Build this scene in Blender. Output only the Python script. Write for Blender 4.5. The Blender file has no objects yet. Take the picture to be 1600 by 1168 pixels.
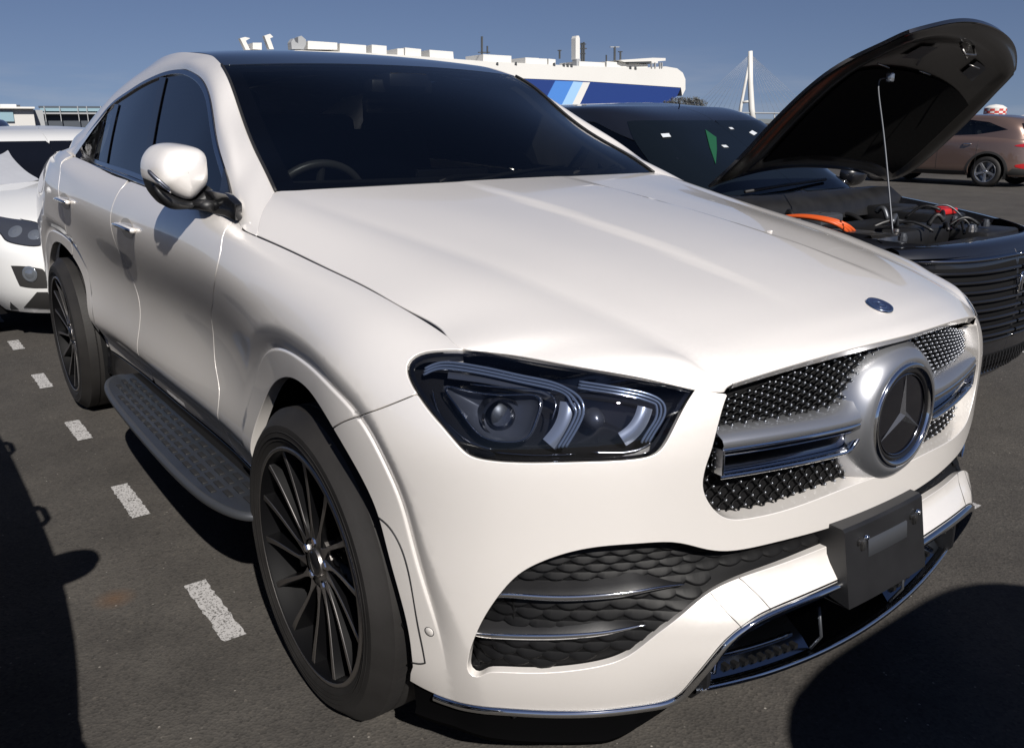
import bpy, bmesh, math, random
import numpy as np
from mathutils import Vector, Matrix
from mathutils.bvhtree import BVHTree
from mathutils.geometry import delaunay_2d_cdt, tessellate_polygon

random.seed(4); RNG = np.random.default_rng(7)
S = bpy.context.scene
COL = S.collection
R_ = math.radians

# ------------------------------------------------------------------ camera, world, sun
CAM_C = np.array([1.75628417, -1.66254481, 1.4028327])
YAW, PITCH, ROLL, FPX = 2.50176042, 0.28779164, -0.00292718, 1321.7227
fw = np.array([math.cos(YAW)*math.cos(PITCH), math.sin(YAW)*math.cos(PITCH), -math.sin(PITCH)])
rt = np.cross(fw, [0, 0, 1]); rt /= np.linalg.norm(rt); up = np.cross(rt, fw)
rt, up = rt*math.cos(ROLL)+up*math.sin(ROLL), up*math.cos(ROLL)-rt*math.sin(ROLL)
cd = bpy.data.cameras.new('camera'); cam = bpy.data.objects.new('camera', cd); COL.objects.link(cam)
m = Matrix(((rt[0], up[0], -fw[0], CAM_C[0]), (rt[1], up[1], -fw[1], CAM_C[1]), (rt[2], up[2], -fw[2], CAM_C[2]), (0, 0, 0, 1)))
cam.matrix_world = m
cd.sensor_width = 36; cd.lens = FPX/1600*36; cd.clip_start = .05; cd.clip_end = 6000
S.camera = cam
SUN_EL, SUN_AZ = R_(38.5), math.atan2(-.36, 1.20)      # direction towards the sun, from +x
w = bpy.data.worlds.new('World'); S.world = w; w.use_nodes = True
nt = w.node_tree; nt.nodes.clear()
sky = nt.nodes.new('ShaderNodeTexSky'); sky.sky_type = 'NISHITA'; sky.sun_disc = False
sky.sun_elevation = SUN_EL; sky.sun_rotation = math.pi/2-SUN_AZ
sky.air_density = 1.0; sky.dust_density = .3; sky.ozone_density = 2.0; sky.altitude = 0
bg = nt.nodes.new('ShaderNodeBackground'); bg.inputs[1].default_value = .0435
ow = nt.nodes.new('ShaderNodeOutputWorld')
tcw = nt.nodes.new('ShaderNodeTexCoord'); lift = nt.nodes.new('ShaderNodeVectorMath'); lift.operation = 'ADD'; lift.inputs[1].default_value = (0, 0, .115)
nt.links.new(tcw.outputs['Generated'], lift.inputs[0]); nt.links.new(lift.outputs[0], sky.inputs[0])
tint = nt.nodes.new('ShaderNodeMix'); tint.data_type = 'RGBA'; tint.blend_type = 'MULTIPLY'; tint.inputs[0].default_value = 1; tint.inputs[7].default_value = (.97, .92, 1.06, 1)
nt.links.new(sky.outputs[0], tint.inputs[6])
# thin bands of cloud low over the horizon
sq = nt.nodes.new('ShaderNodeVectorMath'); sq.operation = 'MULTIPLY'; sq.inputs[1].default_value = (5, 5, 34); nt.links.new(tcw.outputs['Generated'], sq.inputs[0])
cn_ = nt.nodes.new('ShaderNodeTexNoise'); cn_.inputs['Scale'].default_value = 1.0; cn_.inputs['Detail'].default_value = 6; nt.links.new(sq.outputs[0], cn_.inputs['Vector'])
cr = nt.nodes.new('ShaderNodeMapRange'); cr.inputs[1].default_value = .50; cr.inputs[2].default_value = .72; cr.inputs[3].default_value = 0; cr.inputs[4].default_value = .30; nt.links.new(cn_.outputs[0], cr.inputs[0])
sx_ = nt.nodes.new('ShaderNodeSeparateXYZ'); nt.links.new(tcw.outputs['Generated'], sx_.inputs[0])
ce = nt.nodes.new('ShaderNodeMapRange'); ce.inputs[1].default_value = .01; ce.inputs[2].default_value = .085; ce.inputs[3].default_value = 1; ce.inputs[4].default_value = 0; nt.links.new(sx_.outputs['Z'], ce.inputs[0])
cm = nt.nodes.new('ShaderNodeMath'); cm.operation = 'MULTIPLY'; nt.links.new(cr.outputs[0], cm.inputs[0]); nt.links.new(ce.outputs[0], cm.inputs[1])
cx_ = nt.nodes.new('ShaderNodeMix'); cx_.data_type = 'RGBA'; cx_.inputs[7].default_value = (10.5, 9.8, 9.6, 1); nt.links.new(cm.outputs[0], cx_.inputs[0]); nt.links.new(tint.outputs[2], cx_.inputs[6])
nt.links.new(cx_.outputs[2], bg.inputs[0]); nt.links.new(bg.outputs[0], ow.inputs[0])
ld = bpy.data.lights.new('sun', 'SUN'); ld.energy = 5.0; ld.angle = R_(.53); ld.color = (1, .955, .895)
sun = bpy.data.objects.new('sun', ld); COL.objects.link(sun); sun.location = (20, -9, 24)
sd = Vector((math.cos(SUN_AZ)*math.cos(SUN_EL), math.sin(SUN_AZ)*math.cos(SUN_EL), math.sin(SUN_EL)))
sun.rotation_euler = sd.to_track_quat('Z', 'Y').to_euler()
S.view_settings.view_transform = 'Standard'; S.view_settings.look = 'None'
S.view_settings.exposure = .29; S.view_settings.gamma = 1; S.view_settings.use_curve_mapping = False
S.cycles.max_bounces = 8; S.cycles.transparent_max_bounces = 12; S.cycles.glossy_bounces = 5
S.cycles.transmission_bounces = 6; S.cycles.caustics_reflective = False; S.cycles.caustics_refractive = False
S.cycles.sample_clamp_indirect = 6

# ------------------------------------------------------------------ maths helpers
def ray(px, py):
    d = fw*FPX + rt*(px-800) - up*(py-584); return d/np.linalg.norm(d)
def U(px, py, ax, v):
    d = ray(px, py); i = 'xyz'.index(ax); return CAM_C + (v-CAM_C[i])/d[i]*d
def Pdist(px, py, hd):
    """point on the pixel's ray at a horizontal distance hd from the camera"""
    d = ray(px, py); return CAM_C + d*hd/math.hypot(d[0], d[1])
def sstep(a, b, x):
    t = np.clip((np.asarray(x, float)-a)/(b-a), 0, 1); return t*t*(3-2*t)
_CS = {}
def cs(t, Y, x):
    """natural cubic spline through (t, Y) at x"""
    t = np.asarray(t, float); Y = np.asarray(Y, float); x = np.asarray(x, float)
    n = len(t); one = Y.ndim == 1
    if one: Y = Y[:, None]
    if n == 2:
        a = ((x-t[0])/(t[1]-t[0]))[:, None]; o = Y[0]*(1-a)+Y[1]*a; return o[:, 0] if one else o
    h = np.diff(t); key = t.tobytes()
    if key not in _CS:
        A = np.zeros((n, n)); D = np.zeros((n, n)); A[0, 0] = A[-1, -1] = 1
        for i in range(1, n-1):
            A[i, i-1] = h[i-1]; A[i, i] = 2*(h[i-1]+h[i]); A[i, i+1] = h[i]
            D[i, i+1] = 6/h[i]; D[i, i-1] = 6/h[i-1]; D[i, i] = -6/h[i]-6/h[i-1]
        _CS[key] = np.linalg.solve(A, D)
    M = _CS[key]@Y
    k = np.clip(np.searchsorted(t, x)-1, 0, n-2)
    xx = np.clip(x, t[0], t[-1]); hk = h[k]; a = ((t[k+1]-xx)/hk)[:, None]; b = ((xx-t[k])/hk)[:, None]; hk = hk[:, None]
    o = a*Y[k]+b*Y[k+1]+((a**3-a)*M[k]+(b**3-b)*M[k+1])*hk*hk/6
    ex = (x-xx)[:, None]      # linear beyond the ends
    if np.any(ex):
        s0 = (Y[1]-Y[0])/h[0]-h[0]*M[1]/6; s1 = (Y[-1]-Y[-2])/h[-1]+h[-1]*M[-2]/6
        o = o+np.where(ex < 0, ex*s0, ex*s1)
    return o[:, 0] if one else o
def inpoly(P, poly):
    x, y = P[:, 0], P[:, 1]; c = np.zeros(len(P), bool); n = len(poly); j = n-1
    for i in range(n):
        xi, yi = poly[i]; xj, yj = poly[j]
        if yi != yj:
            c ^= ((yi > y) != (yj > y)) & (x < (xj-xi)*(y-yi)/(yj-yi)+xi)
        j = i
    return c
def resample(pts, step, closed=False):
    pts = np.asarray(pts, float)
    if closed: pts = np.vstack([pts, pts[:1]])
    L = np.r_[0, np.cumsum(np.linalg.norm(np.diff(pts, axis=0), axis=1))]
    n = max(2, int(round(L[-1]/step)))
    t = np.linspace(0, L[-1], n+1)
    o = np.stack([np.interp(t, L, pts[:, i]) for i in range(pts.shape[1])], -1)
    return o[:-1] if closed else o
def smooth_open(pts, k=8):
    pts = np.asarray(pts, float)
    if len(pts) < 3: return pts
    t = np.r_[0, np.cumsum(np.sqrt(np.linalg.norm(np.diff(pts, axis=0), axis=1)+1e-12))]
    return cs(t, pts, np.linspace(0, t[-1], (len(pts)-1)*k+1))
def smooth_closed(pts, corners=(), k=8):
    pts = np.asarray(pts, float); n = len(pts); corners = sorted(corners)
    if not corners:
        q = np.vstack([pts[-3:], pts, pts[:4]])
        t = np.r_[0, np.cumsum(np.sqrt(np.linalg.norm(np.diff(q, axis=0), axis=1)+1e-12))]
        x = np.concatenate([np.linspace(t[3+i], t[4+i], k, endpoint=False) for i in range(n)])
        return cs(t, q, x)
    out = []
    for a, c in enumerate(corners):
        e = corners[(a+1) % len(corners)]
        idx = [c]; i = c
        while True:
            i = (i+1) % n; idx.append(i)
            if i == e: break
        out.append(smooth_open(pts[idx], k)[:-1])
    return np.vstack(out)

class Surf:
    """tensor product cubic spline through a net of points, with an optional displacement"""
    def __init__(s, net, disp=None, mirror=False):
        net = np.asarray(net, float); s.net = net; s.disp = disp
        du = np.linalg.norm(np.diff(net, axis=0), axis=2).mean(1); dv = np.linalg.norm(np.diff(net, axis=1), axis=2).mean(0)
        s.ut = np.r_[0, np.cumsum(du)]; s.vt = np.r_[0, np.cumsum(dv)]
        s.Lu, s.Lv = s.ut[-1], s.vt[-1]
        s.bvh = None
    def raw(s, u, v):
        Bu = cs(s.ut, np.eye(len(s.ut)), np.atleast_1d(u)); Bv = cs(s.vt, np.eye(len(s.vt)), np.atleast_1d(v))
        P = np.einsum('ni,nj,ijk->nk', Bu, Bv, s.net, optimize=True)
        return s.disp(P) if s.disp else P
    def nrm(s, u, v, e=2e-3):
        a = s.raw(u+e, v)-s.raw(u-e, v); b = s.raw(u, v+e)-s.raw(u, v-e)
        n = np.cross(a, b); return n/(np.linalg.norm(n, axis=1)[:, None]+1e-12)
    def build_bvh(s, nu=260, nv=70):
        uu, vv = np.meshgrid(np.linspace(0, s.Lu, nu), np.linspace(0, s.Lv, nv), indexing='ij')
        P = s.raw(uu.ravel(), vv.ravel()); F = []
        for i in range(nu-1):
            for j in range(nv-1):
                a = i*nv+j; F += [(a, a+nv, a+nv+1), (a, a+nv+1, a+1)]
        s.bP, s.bF = P, F; s.buv = np.stack([uu.ravel(), vv.ravel()], -1)
        s.bvh = BVHTree.FromPolygons([Vector(p) for p in P], F)
    def hit(s, o, d, far=False):
        if s.bvh is None: s.build_bvh()
        o = np.asarray(o, float); d = np.asarray(d, float)
        loc, n, fi, dist = s.bvh.ray_cast(Vector(o), Vector(d))
        if far:
            while loc is not None:
                l2 = s.bvh.ray_cast(loc+Vector(d)*1e-3, Vector(d))
                if l2[0] is None: break
                loc, n, fi, dist = l2
        if loc is None:
            loc, n, fi, dist = s.bvh.find_nearest(Vector(o+d*s.near(o, d)))
        a, b, c = s.bF[fi]; A, B, Cc = s.bP[a], s.bP[b], s.bP[c]; p = np.array(loc)
        v0, v1, v2 = B-A, Cc-A, p-A
        d00, d01, d11, d20, d21 = v0@v0, v0@v1, v1@v1, v2@v0, v2@v1; den = d00*d11-d01*d01+1e-18
        y = (d11*d20-d01*d21)/den; z = (d00*d21-d01*d20)/den
        return s.buv[a]*(1-y-z)+s.buv[b]*y+s.buv[c]*z
    def near(s, o, d):
        t = (s.bP-o)@d; r = np.linalg.norm(s.bP-o-t[:, None]*d, axis=1); return t[np.argmin(r)]
    def px(s, pts): return np.array([s.hit(CAM_C, ray(*q)) for q in pts])
    def side(s, pts):   # (x, z) points seen from the right-hand side
        return np.array([s.hit((x, -3, z), (0, 1, 0)) for x, z in pts])
    def P(s, uv): uv = np.atleast_2d(uv); return s.raw(uv[:, 0], uv[:, 1])
    def N(s, uv): uv = np.atleast_2d(uv); return s.nrm(uv[:, 0], uv[:, 1])

# ------------------------------------------------------------------ mesh output
def new_obj(name, me, parent=None, mat=None):
    o = bpy.data.objects.new(name, me); COL.objects.link(o)
    if parent is not None: o.parent = parent
    if mat is not None and me is not None: me.materials.append(mat)
    return o
def mesh_from(name, V, F, N=None, smooth=True, mir=False, mi=None):
    V = np.array(V, float)
    if mir:
        V = V*[1, -1, 1]; F = [tuple(reversed(f)) for f in F]
        if N is not None: N = np.array(N)*[1, -1, 1]
    me = bpy.data.meshes.new(name); me.from_pydata([tuple(map(float, v)) for v in V], [], [tuple(map(int, f)) for f in F]); 
    if mi is not None: me.polygons.foreach_set('material_index', mi)
    me.update()
    if smooth: me.polygons.foreach_set('use_smooth', [True]*len(me.polygons))
    if N is not None: me.normals_split_custom_set_from_vertices([tuple(map(float, n)) for n in N])
    return me
def inset_loop(L, g):
    """move closed loop L inwards (to its left when counter-clockwise) by g"""
    d = np.roll(L, -1, 0)-np.roll(L, 1, 0); d /= np.linalg.norm(d, axis=1)[:, None]+1e-12
    return L+np.stack([-d[:, 1], d[:, 0]], -1)*g
def area2(L): return .5*np.sum(L[:, 0]*np.roll(L[:, 1], -1)-np.roll(L[:, 0], -1)*L[:, 1])

def patch(surf, outer, holes=(), h=.02, gap=.002, r=.0022, depth=.012, flip=1, bstep=None, off=0.0, hole_depth=None, hole_gap=0.0, lines=()):
    """a panel cut out of a surface: returns V, F, N. outer, holes: closed uv loops; flip=-1 when the surface normal points inwards"""
    bstep = bstep or h*.6
    loops = [resample(outer, bstep, True)]+[resample(q, bstep, True) for q in holes]
    if area2(loops[0]) < 0: loops[0] = loops[0][::-1]
    for i in range(1, len(loops)):
        if area2(loops[i]) > 0: loops[i] = loops[i][::-1]
    if gap+r > 0: loops[0] = inset_loop(loops[0], gap+r)
    for i in range(1, len(loops)): loops[i] = inset_loop(loops[i], hole_gap+r)
    lo, hi = loops[0].min(0), loops[0].max(0)
    xs = np.arange(lo[0]+h*.5, hi[0], h); ys = np.arange(lo[1]+h*.433, hi[1], h*.866)
    G = np.array([(x+(h*.5 if k % 2 else 0), y) for k, y in enumerate(ys) for x in xs]).reshape(-1, 2)
    bd = np.vstack(loops)
    if len(G):
        keep = inpoly(G, loops[0])
        for q in loops[1:]: keep &= ~inpoly(G, q)
        G = G[keep]
        bd = np.vstack(loops)
        if len(G):
            mind = np.full(len(G), 9.)
            for a in range(0, len(bd), 400):
                mind = np.minimum(mind, np.linalg.norm(G[:, None]-bd[None, a:a+400], axis=2).min(1))
            G = G[mind > h*.45]
    LN = []
    for q in lines:     # inner construction lines the triangles follow (creases)
        q = resample(np.asarray(q, float), h*.45)
        k = inpoly(q, loops[0])
        for hl_ in loops[1:]: k &= ~inpoly(q, hl_)
        q = q[k]
        if len(q):
            dd = np.array([np.linalg.norm(bd-p, axis=1).min() for p in q]); q = q[dd > h*.3]
        if len(q): LN.append(q)
    if LN and len(G):
        al = np.vstack(LN); G = G[np.array([np.linalg.norm(al-g_, axis=1).min() for g_ in G]) > h*.3]
    pts = [tuple(p) for q in loops for p in q]+[tuple(p) for p in G]+[tuple(p) for q in LN for p in q]
    edges = []; b = 0
    for q in loops:
        n = len(q); edges += [(b+i, b+(i+1) % n) for i in range(n)]; b += n
    b = len(pts)-sum(len(q) for q in LN)
    for q in LN:
        n = len(q); edges += [(b+i, b+i+1) for i in range(n-1) if np.linalg.norm(q[i+1]-q[i]) < h*.9]; b += n
    res = delaunay_2d_cdt([Vector(p) for p in pts], edges, [], 0, 1e-7, True)
    V2 = np.array([tuple(v) for v in res[0]]); T = [tuple(f) for f in res[2]]; orig = res[3]
    cen = np.array([V2[list(f)].mean(0) for f in T])
    ok = inpoly(cen, loops[0])
    for q in loops[1:]: ok &= ~inpoly(cen, q)
    T = [f for f, k in zip(T, ok) if k]
    P = surf.P(V2); N = surf.N(V2)*flip
    if off: P = P+N*off
    F = [f if flip > 0 else tuple(reversed(f)) for f in T]
    # orient: CDT faces are counter clockwise in uv and the normal is du x dv
    V = [P]; NN = [N]; nb = len(P)
    mp = {}
    for k, l in enumerate(orig):
        for q in l: mp[q] = k
    b = 0
    for li, q in enumerate(loops):
        n = len(q); idx = [mp.get(b+i, None) for i in range(n)]; b += n
        if any(i is None for i in idx): continue
        p0 = P[idx]; n0 = N[idx]
        t = np.roll(p0, -1, 0)-np.roll(p0, 1, 0); t /= np.linalg.norm(t, axis=1)[:, None]+1e-12
        o = np.cross(t, n0)*flip; o /= np.linalg.norm(o, axis=1)[:, None]+1e-12
        dp = depth if li == 0 else (hole_depth if hole_depth is not None else depth)
        rings = [(o*r*.6-n0*r*.25, n0+o*.9), (o*r-n0*r, o), (o*r-n0*dp, o)]
        prev = list(idx)
        for dv, nn in rings:
            nn = nn/(np.linalg.norm(nn, axis=1)[:, None]+1e-12)
            V.append(p0+dv); NN.append(nn); cur = list(range(nb, nb+n)); nb += n
            for i in range(n):
                j = (i+1) % n
                f = (prev[i], cur[i], cur[j], prev[j])
                F.append(f if flip > 0 else tuple(reversed(f)))
            prev = cur
    return np.vstack(V), F, np.vstack(NN)

def add_patch(name, mat, parent, pv, both=True, **tags):
    V, F, N = pv
    o = new_obj(name, mesh_from(name, V, F, N), parent, mat)
    outs = [o]
    if both:
        outs.append(new_obj(name, mesh_from(name, V, F, N, mir=True), parent, mat))
    return outs

class MB:
    """collects simple shapes into one mesh"""
    def __init__(s): s.V = []; s.F = []; s.n = 0
    def add(s, V, F):
        s.V.append(np.asarray(V, float)); s.F += [tuple(i+s.n for i in f) for f in F]; s.n += len(V); return s
    def box(s, c, d, M=None, bev=0):
        x, y, z = np.asarray(d)/2.
        V = np.array([(a*x, b*y, e*z) for a in (-1, 1) for b in (-1, 1) for e in (-1, 1)], float)
        F = [(0, 1, 3, 2), (4, 6, 7, 5), (0, 4, 5, 1), (2, 3, 7, 6), (0, 2, 6, 4), (1, 5, 7, 3)]
        if M is not None: V = V@np.asarray(M).T
        return s.add(V+np.asarray(c), F)
    def tube(s, pts, r, n=10, closed=False, cap=True, flat=None):
        pts = np.asarray(pts, float); m_ = len(pts); r = np.broadcast_to(np.asarray(r, float), (m_,))
        t = np.gradient(pts, axis=0) if not closed else np.roll(pts, -1, 0)-np.roll(pts, 1, 0)
        t /= np.linalg.norm(t, axis=1)[:, None]+1e-12
        a = np.array([0, 0, 1.]) if abs(t[0][2]) < .9 else np.array([1., 0, 0])
        V = []; e1 = np.cross(t[0], a); e1 /= np.linalg.norm(e1)
        for i in range(m_):
            e1 = e1-t[i]*(e1@t[i]); e1 /= np.linalg.norm(e1)+1e-12; e2 = np.cross(t[i], e1)
            for k in range(n):
                an = 2*math.pi*k/n
                V.append(pts[i]+r[i]*(math.cos(an)*e1+math.sin(an)*e2*(flat or 1)))
        F = []
        for i in range(m_ if closed else m_-1):
            j = (i+1) % m_
            for k in range(n):
                F.append((i*n+k, i*n+(k+1) % n, j*n+(k+1) % n, j*n+k))
        if cap and not closed: F += [tuple(range(n-1, -1, -1)), tuple((m_-1)*n+k for k in range(n))]
        return s.add(V, F)
    def lathe(s, prof, c, axis, n=48, closed=False):
        """prof: (radius, along axis) pairs"""
        ax = np.asarray(axis, float); ax /= np.linalg.norm(ax)
        a = np.array([0, 0, 1.]) if abs(ax[2]) < .9 else np.array([1., 0, 0])
        e1 = np.cross(ax, a); e1 /= np.linalg.norm(e1); e2 = np.cross(ax, e1); m_ = len(prof)
        V = [np.asarray(c)+ax*h+r*(math.cos(2*math.pi*k/n)*e1+math.sin(2*math.pi*k/n)*e2) for r, h in prof for k in range(n)]
        F = []
        for i in range(m_ if closed else m_-1):
            j = (i+1) % m_
            for k in range(n): F.append((i*n+k, i*n+(k+1) % n, j*n+(k+1) % n, j*n+k))
        return s.add(V, F)
    def prism(s, poly, z0, z1, frame=None):
        """extruded polygon; frame(p2, h) -> 3d"""
        poly = np.asarray(poly, float); n = len(poly)
        fr = frame or (lambda p, h: np.array([p[0], p[1], h]))
        V = [fr(p, z0) for p in poly]+[fr(p, z1) for p in poly]
        F = [(i, (i+1) % n, n+(i+1) % n, n+i) for i in range(n)]
        tris = tessellate_polygon([[Vector((p[0], p[1], 0)) for p in poly]])
        F += [tuple(reversed(t)) for t in tris]+[tuple(n+i for i in t) for t in tris]
        return s.add(V, F)
    def grid(s, G):
        G = np.asarray(G, float); a, b = G.shape[:2]
        return s.add(G.reshape(-1, 3), [(i*b+j, (i+1)*b+j, (i+1)*b+j+1, i*b+j+1) for i in range(a-1) for j in range(b-1)])
    def build(s, name, mat, parent=None, smooth=False, angle=None, bevel=0, sub=0, mir=False, loc=None):
        V = np.vstack(s.V); F = s.F
        if mir: V = V*[1, -1, 1]
        bm = bmesh.new(); vs = [bm.verts.new(v) for v in V]
        for f in F:
            try: bm.faces.new([vs[i] for i in f])
            except ValueError: pass
        bmesh.ops.recalc_face_normals(bm, faces=bm.faces)
        if bevel:
            bmesh.ops.bevel(bm, geom=[e for e in bm.edges if e.is_manifold and e.calc_face_angle(0) > .5], offset=bevel, segments=2, affect='EDGES', profile=.5)
        me = bpy.data.meshes.new(name); bm.to_mesh(me); bm.free()
        if smooth or angle or bevel:
            me.polygons.foreach_set('use_smooth', [True]*len(me.polygons))
            if angle or bevel: me.set_sharp_from_angle(angle=angle or .6)
        o = new_obj(name, me, parent, mat)
        if loc is not None: o.location = loc
        if sub:
            md = o.modifiers.new('subdivision', 'SUBSURF'); md.levels = md.render_levels = sub
        return o

def empty(name, loc=(0, 0, 0), rz=0, parent=None):
    o = bpy.data.objects.new(name, None); COL.objects.link(o); o.location = loc; o.rotation_euler = (0, 0, rz)
    o.empty_display_size = .2
    if parent is not None: o.parent = parent
    return o
def tag(o, label=None, cat=None, group=None, kind=None):
    for k, v in (('label', label), ('category', cat), ('group', group), ('kind', kind)):
        if v: o[k] = v
    return o
def kids(o): return [c for c in bpy.data.objects if c.parent == o]

# ------------------------------------------------------------------ materials
def mat(name, col=(.5, .5, .5), rough=.5, metal=0., coat=0., coat_r=.03, spec=.5, ior=None, emit=None, es=0, noise=None, bump=None, trans=0, flake=0, sheen=0):
    m_ = bpy.data.materials.new(name); m_.use_nodes = True; n = m_.node_tree.nodes; l = m_.node_tree.links
    b = n['Principled BSDF']
    b.inputs['Base Color'].default_value = (*col, 1); b.inputs['Roughness'].default_value = rough; b.inputs['Metallic'].default_value = metal
    b.inputs['Coat Weight'].default_value = coat; b.inputs['Coat Roughness'].default_value = coat_r
    b.inputs['Specular IOR Level'].default_value = spec
    if coat >= 1: b.inputs['Coat IOR'].default_value = 1.62
    if ior: b.inputs['IOR'].default_value = ior
    if trans: b.inputs['Transmission Weight'].default_value = trans
    if emit: b.inputs['Emission Color'].default_value = (*emit, 1); b.inputs['Emission Strength'].default_value = es
    tc = None
    def coords():
        nonlocal tc
        if tc is None: tc = n.new('ShaderNodeTexCoord')
        return tc.outputs['Object']
    if noise:   # (scale, amount, detail): multiplies the base colour, slight wear in the roughness
        sc, am, de = noise
        t = n.new('ShaderNodeTexNoise'); t.inputs['Scale'].default_value = sc; t.inputs['Detail'].default_value = de
        l.new(coords(), t.inputs['Vector'])
        r = n.new('ShaderNodeMapRange'); r.inputs[1].default_value = .25; r.inputs[2].default_value = .75
        r.inputs[3].default_value = 1-am; r.inputs[4].default_value = 1+am
        l.new(t.outputs[0], r.inputs[0])
        mx = n.new('ShaderNodeMix'); mx.data_type = 'RGBA'; mx.blend_type = 'MULTIPLY'; mx.inputs[0].default_value = 1
        mx.inputs[6].default_value = (*col, 1); l.new(r.outputs[0], mx.inputs[7]); l.new(mx.outputs[2], b.inputs['Base Color'])
        r2 = n.new('ShaderNodeMapRange'); r2.inputs[1].default_value = .3; r2.inputs[2].default_value = .7
        r2.inputs[3].default_value = max(rough-am*.4, .02); r2.inputs[4].default_value = min(rough+am*.4, 1)
        l.new(t.outputs[0], r2.inputs[0]); l.new(r2.outputs[0], b.inputs['Roughness'])
    if bump:
        sc, st, di = bump
        t = n.new('ShaderNodeTexNoise'); t.inputs['Scale'].default_value = sc; t.inputs['Detail'].default_value = 3
        l.new(coords(), t.inputs['Vector'])
        bp = n.new('ShaderNodeBump'); bp.inputs['Strength'].default_value = st; bp.inputs['Distance'].default_value = di
        l.new(t.outputs[0], bp.inputs['Height']); l.new(bp.outputs[0], b.inputs['Normal'])
    if flake:
        t = n.new('ShaderNodeTexVoronoi'); t.inputs['Scale'].default_value = 900; l.new(coords(), t.inputs['Vector'])
        r = n.new('ShaderNodeMapRange'); r.inputs[1].default_value = 0; r.inputs[2].default_value = 1
        r.inputs[3].default_value = max(rough-flake, .05); r.inputs[4].default_value = rough+flake
        l.new(t.outputs['Color'], r.inputs[0]); l.new(r.outputs[0], b.inputs['Roughness'])
    return m_
def glass(name, tint, refl=1.5, rough=0.0, frost=None):
    """thin tinted glass: see-through darkened, reflecting by Fresnel"""
    m_ = bpy.data.materials.new(name); m_.use_nodes = True; n = m_.node_tree.nodes; l = m_.node_tree.links; n.clear()
    o = n.new('ShaderNodeOutputMaterial'); tr = n.new('ShaderNodeBsdfTransparent'); tr.inputs[0].default_value = (*tint, 1)
    g = n.new('ShaderNodeBsdfGlossy'); g.inputs['Roughness'].default_value = rough; g.inputs[0].default_value = (1, 1, 1, 1)
    f = n.new('ShaderNodeFresnel'); f.inputs[0].default_value = refl
    mx = n.new('ShaderNodeMixShader'); l.new(f.outputs[0], mx.inputs[0]); l.new(tr.outputs[0], mx.inputs[1]); l.new(g.outputs[0], mx.inputs[2])
    l.new(mx.outputs[0], o.inputs[0]); return m_

M = {}
M['pearl'] = mat('pearl_white_paint', (.93, .888, .842), .42, .42, 1.0, .02, .5, noise=(1.6, .02, 2), flake=.12)
M['seam'] = mat('seam_rubber', (.012, .012, .013), .6)
M['black_gloss'] = mat('gloss_black_plastic', (.008, .008, .009), .12, 0, .5, .05)
M['black_matt'] = mat('black_plastic', (.0095, .0095, .0105), .45, bump=(220, .2, .0005), noise=(9, .15, 3))
M['black_paint'] = mat('black_metallic_paint', (.006, .0065, .009), .3, 0, 1.0, .02)
M['skirt'] = mat('skirt_black', (.0018, .0018, .002), .9, spec=.02)
M['dark_chrome'] = mat('dark_bright_trim', (.16, .18, .22), .16, 1.0)
M['cavity'] = mat('dark_underbody', (.0035, .0035, .004), .85, spec=.2)
M['scale'] = mat('intake_black', (.0034, .0034, .0038), .5, spec=.18)
M['pin'] = mat('grille_pin_metal', (.22, .23, .25), .28, 1.0)
M['chrome'] = mat('chrome', (.78, .79, .80), .06, 1.0)
M['chrome_dark'] = mat('smoked_chrome', (.30, .31, .34), .10, 1.0)
M['silver'] = mat('satin_silver', (.43, .44, .465), .30, .85, .6, .1, noise=(3, .03, 2))
M['rubber'] = mat('tyre_rubber', (.0125, .0112, .0105), .68, noise=(7, .22, 4), bump=(90, .2, .001))
M['rim_black'] = mat('rim_gloss_black', (.0035, .0035, .004), .35, 0, .3, .15, .2)
M['rim_cut'] = mat('machined_metal', (.36, .34, .325), .40, 1.0)
M['steel'] = mat('brake_steel', (.28, .27, .26), .38, 1.0, noise=(25, .15, 2))
M['glass_wind'] = glass('windscreen_glass', (.40, .42, .42), 1.55)
M['glass_side'] = glass('side_window_glass', (.10, .11, .12), 1.6)
M['glass_clear'] = glass('clear_glass', (.93, .94, .95), 1.45)
M['glass_lamp'] = glass('headlamp_cover', (.86, .88, .92), 1.45)
M['frit'] = mat('black_glass_border', (.004, .004, .005), .06)
M['interior'] = mat('dark_interior', (.02, .019, .019), .65, noise=(12, .2, 3))
M['dash'] = mat('dashboard', (.022, .022, .024), .5)
M['wheel_leather'] = mat('steering_wheel_leather', (.05, .05, .05), .38)
M['lamp_leg'] = mat('lamp_leg_reflector', (.24, .27, .34), .22, .6, .6, .06)
M['lens_blue'] = mat('lamp_light_guide', (.11, .14, .21), .14, .4, .8, .05)
M['lamp_grey'] = mat('lamp_bezel', (.06, .066, .085), .28, .5, .5, .08)
M['anthracite'] = mat('satin_dark_grey', (.085, .09, .10), .42, .6)
M['board'] = mat('running_board_metal', (.13, .14, .155), .34, .9, noise=(14, .12, 3))
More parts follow.
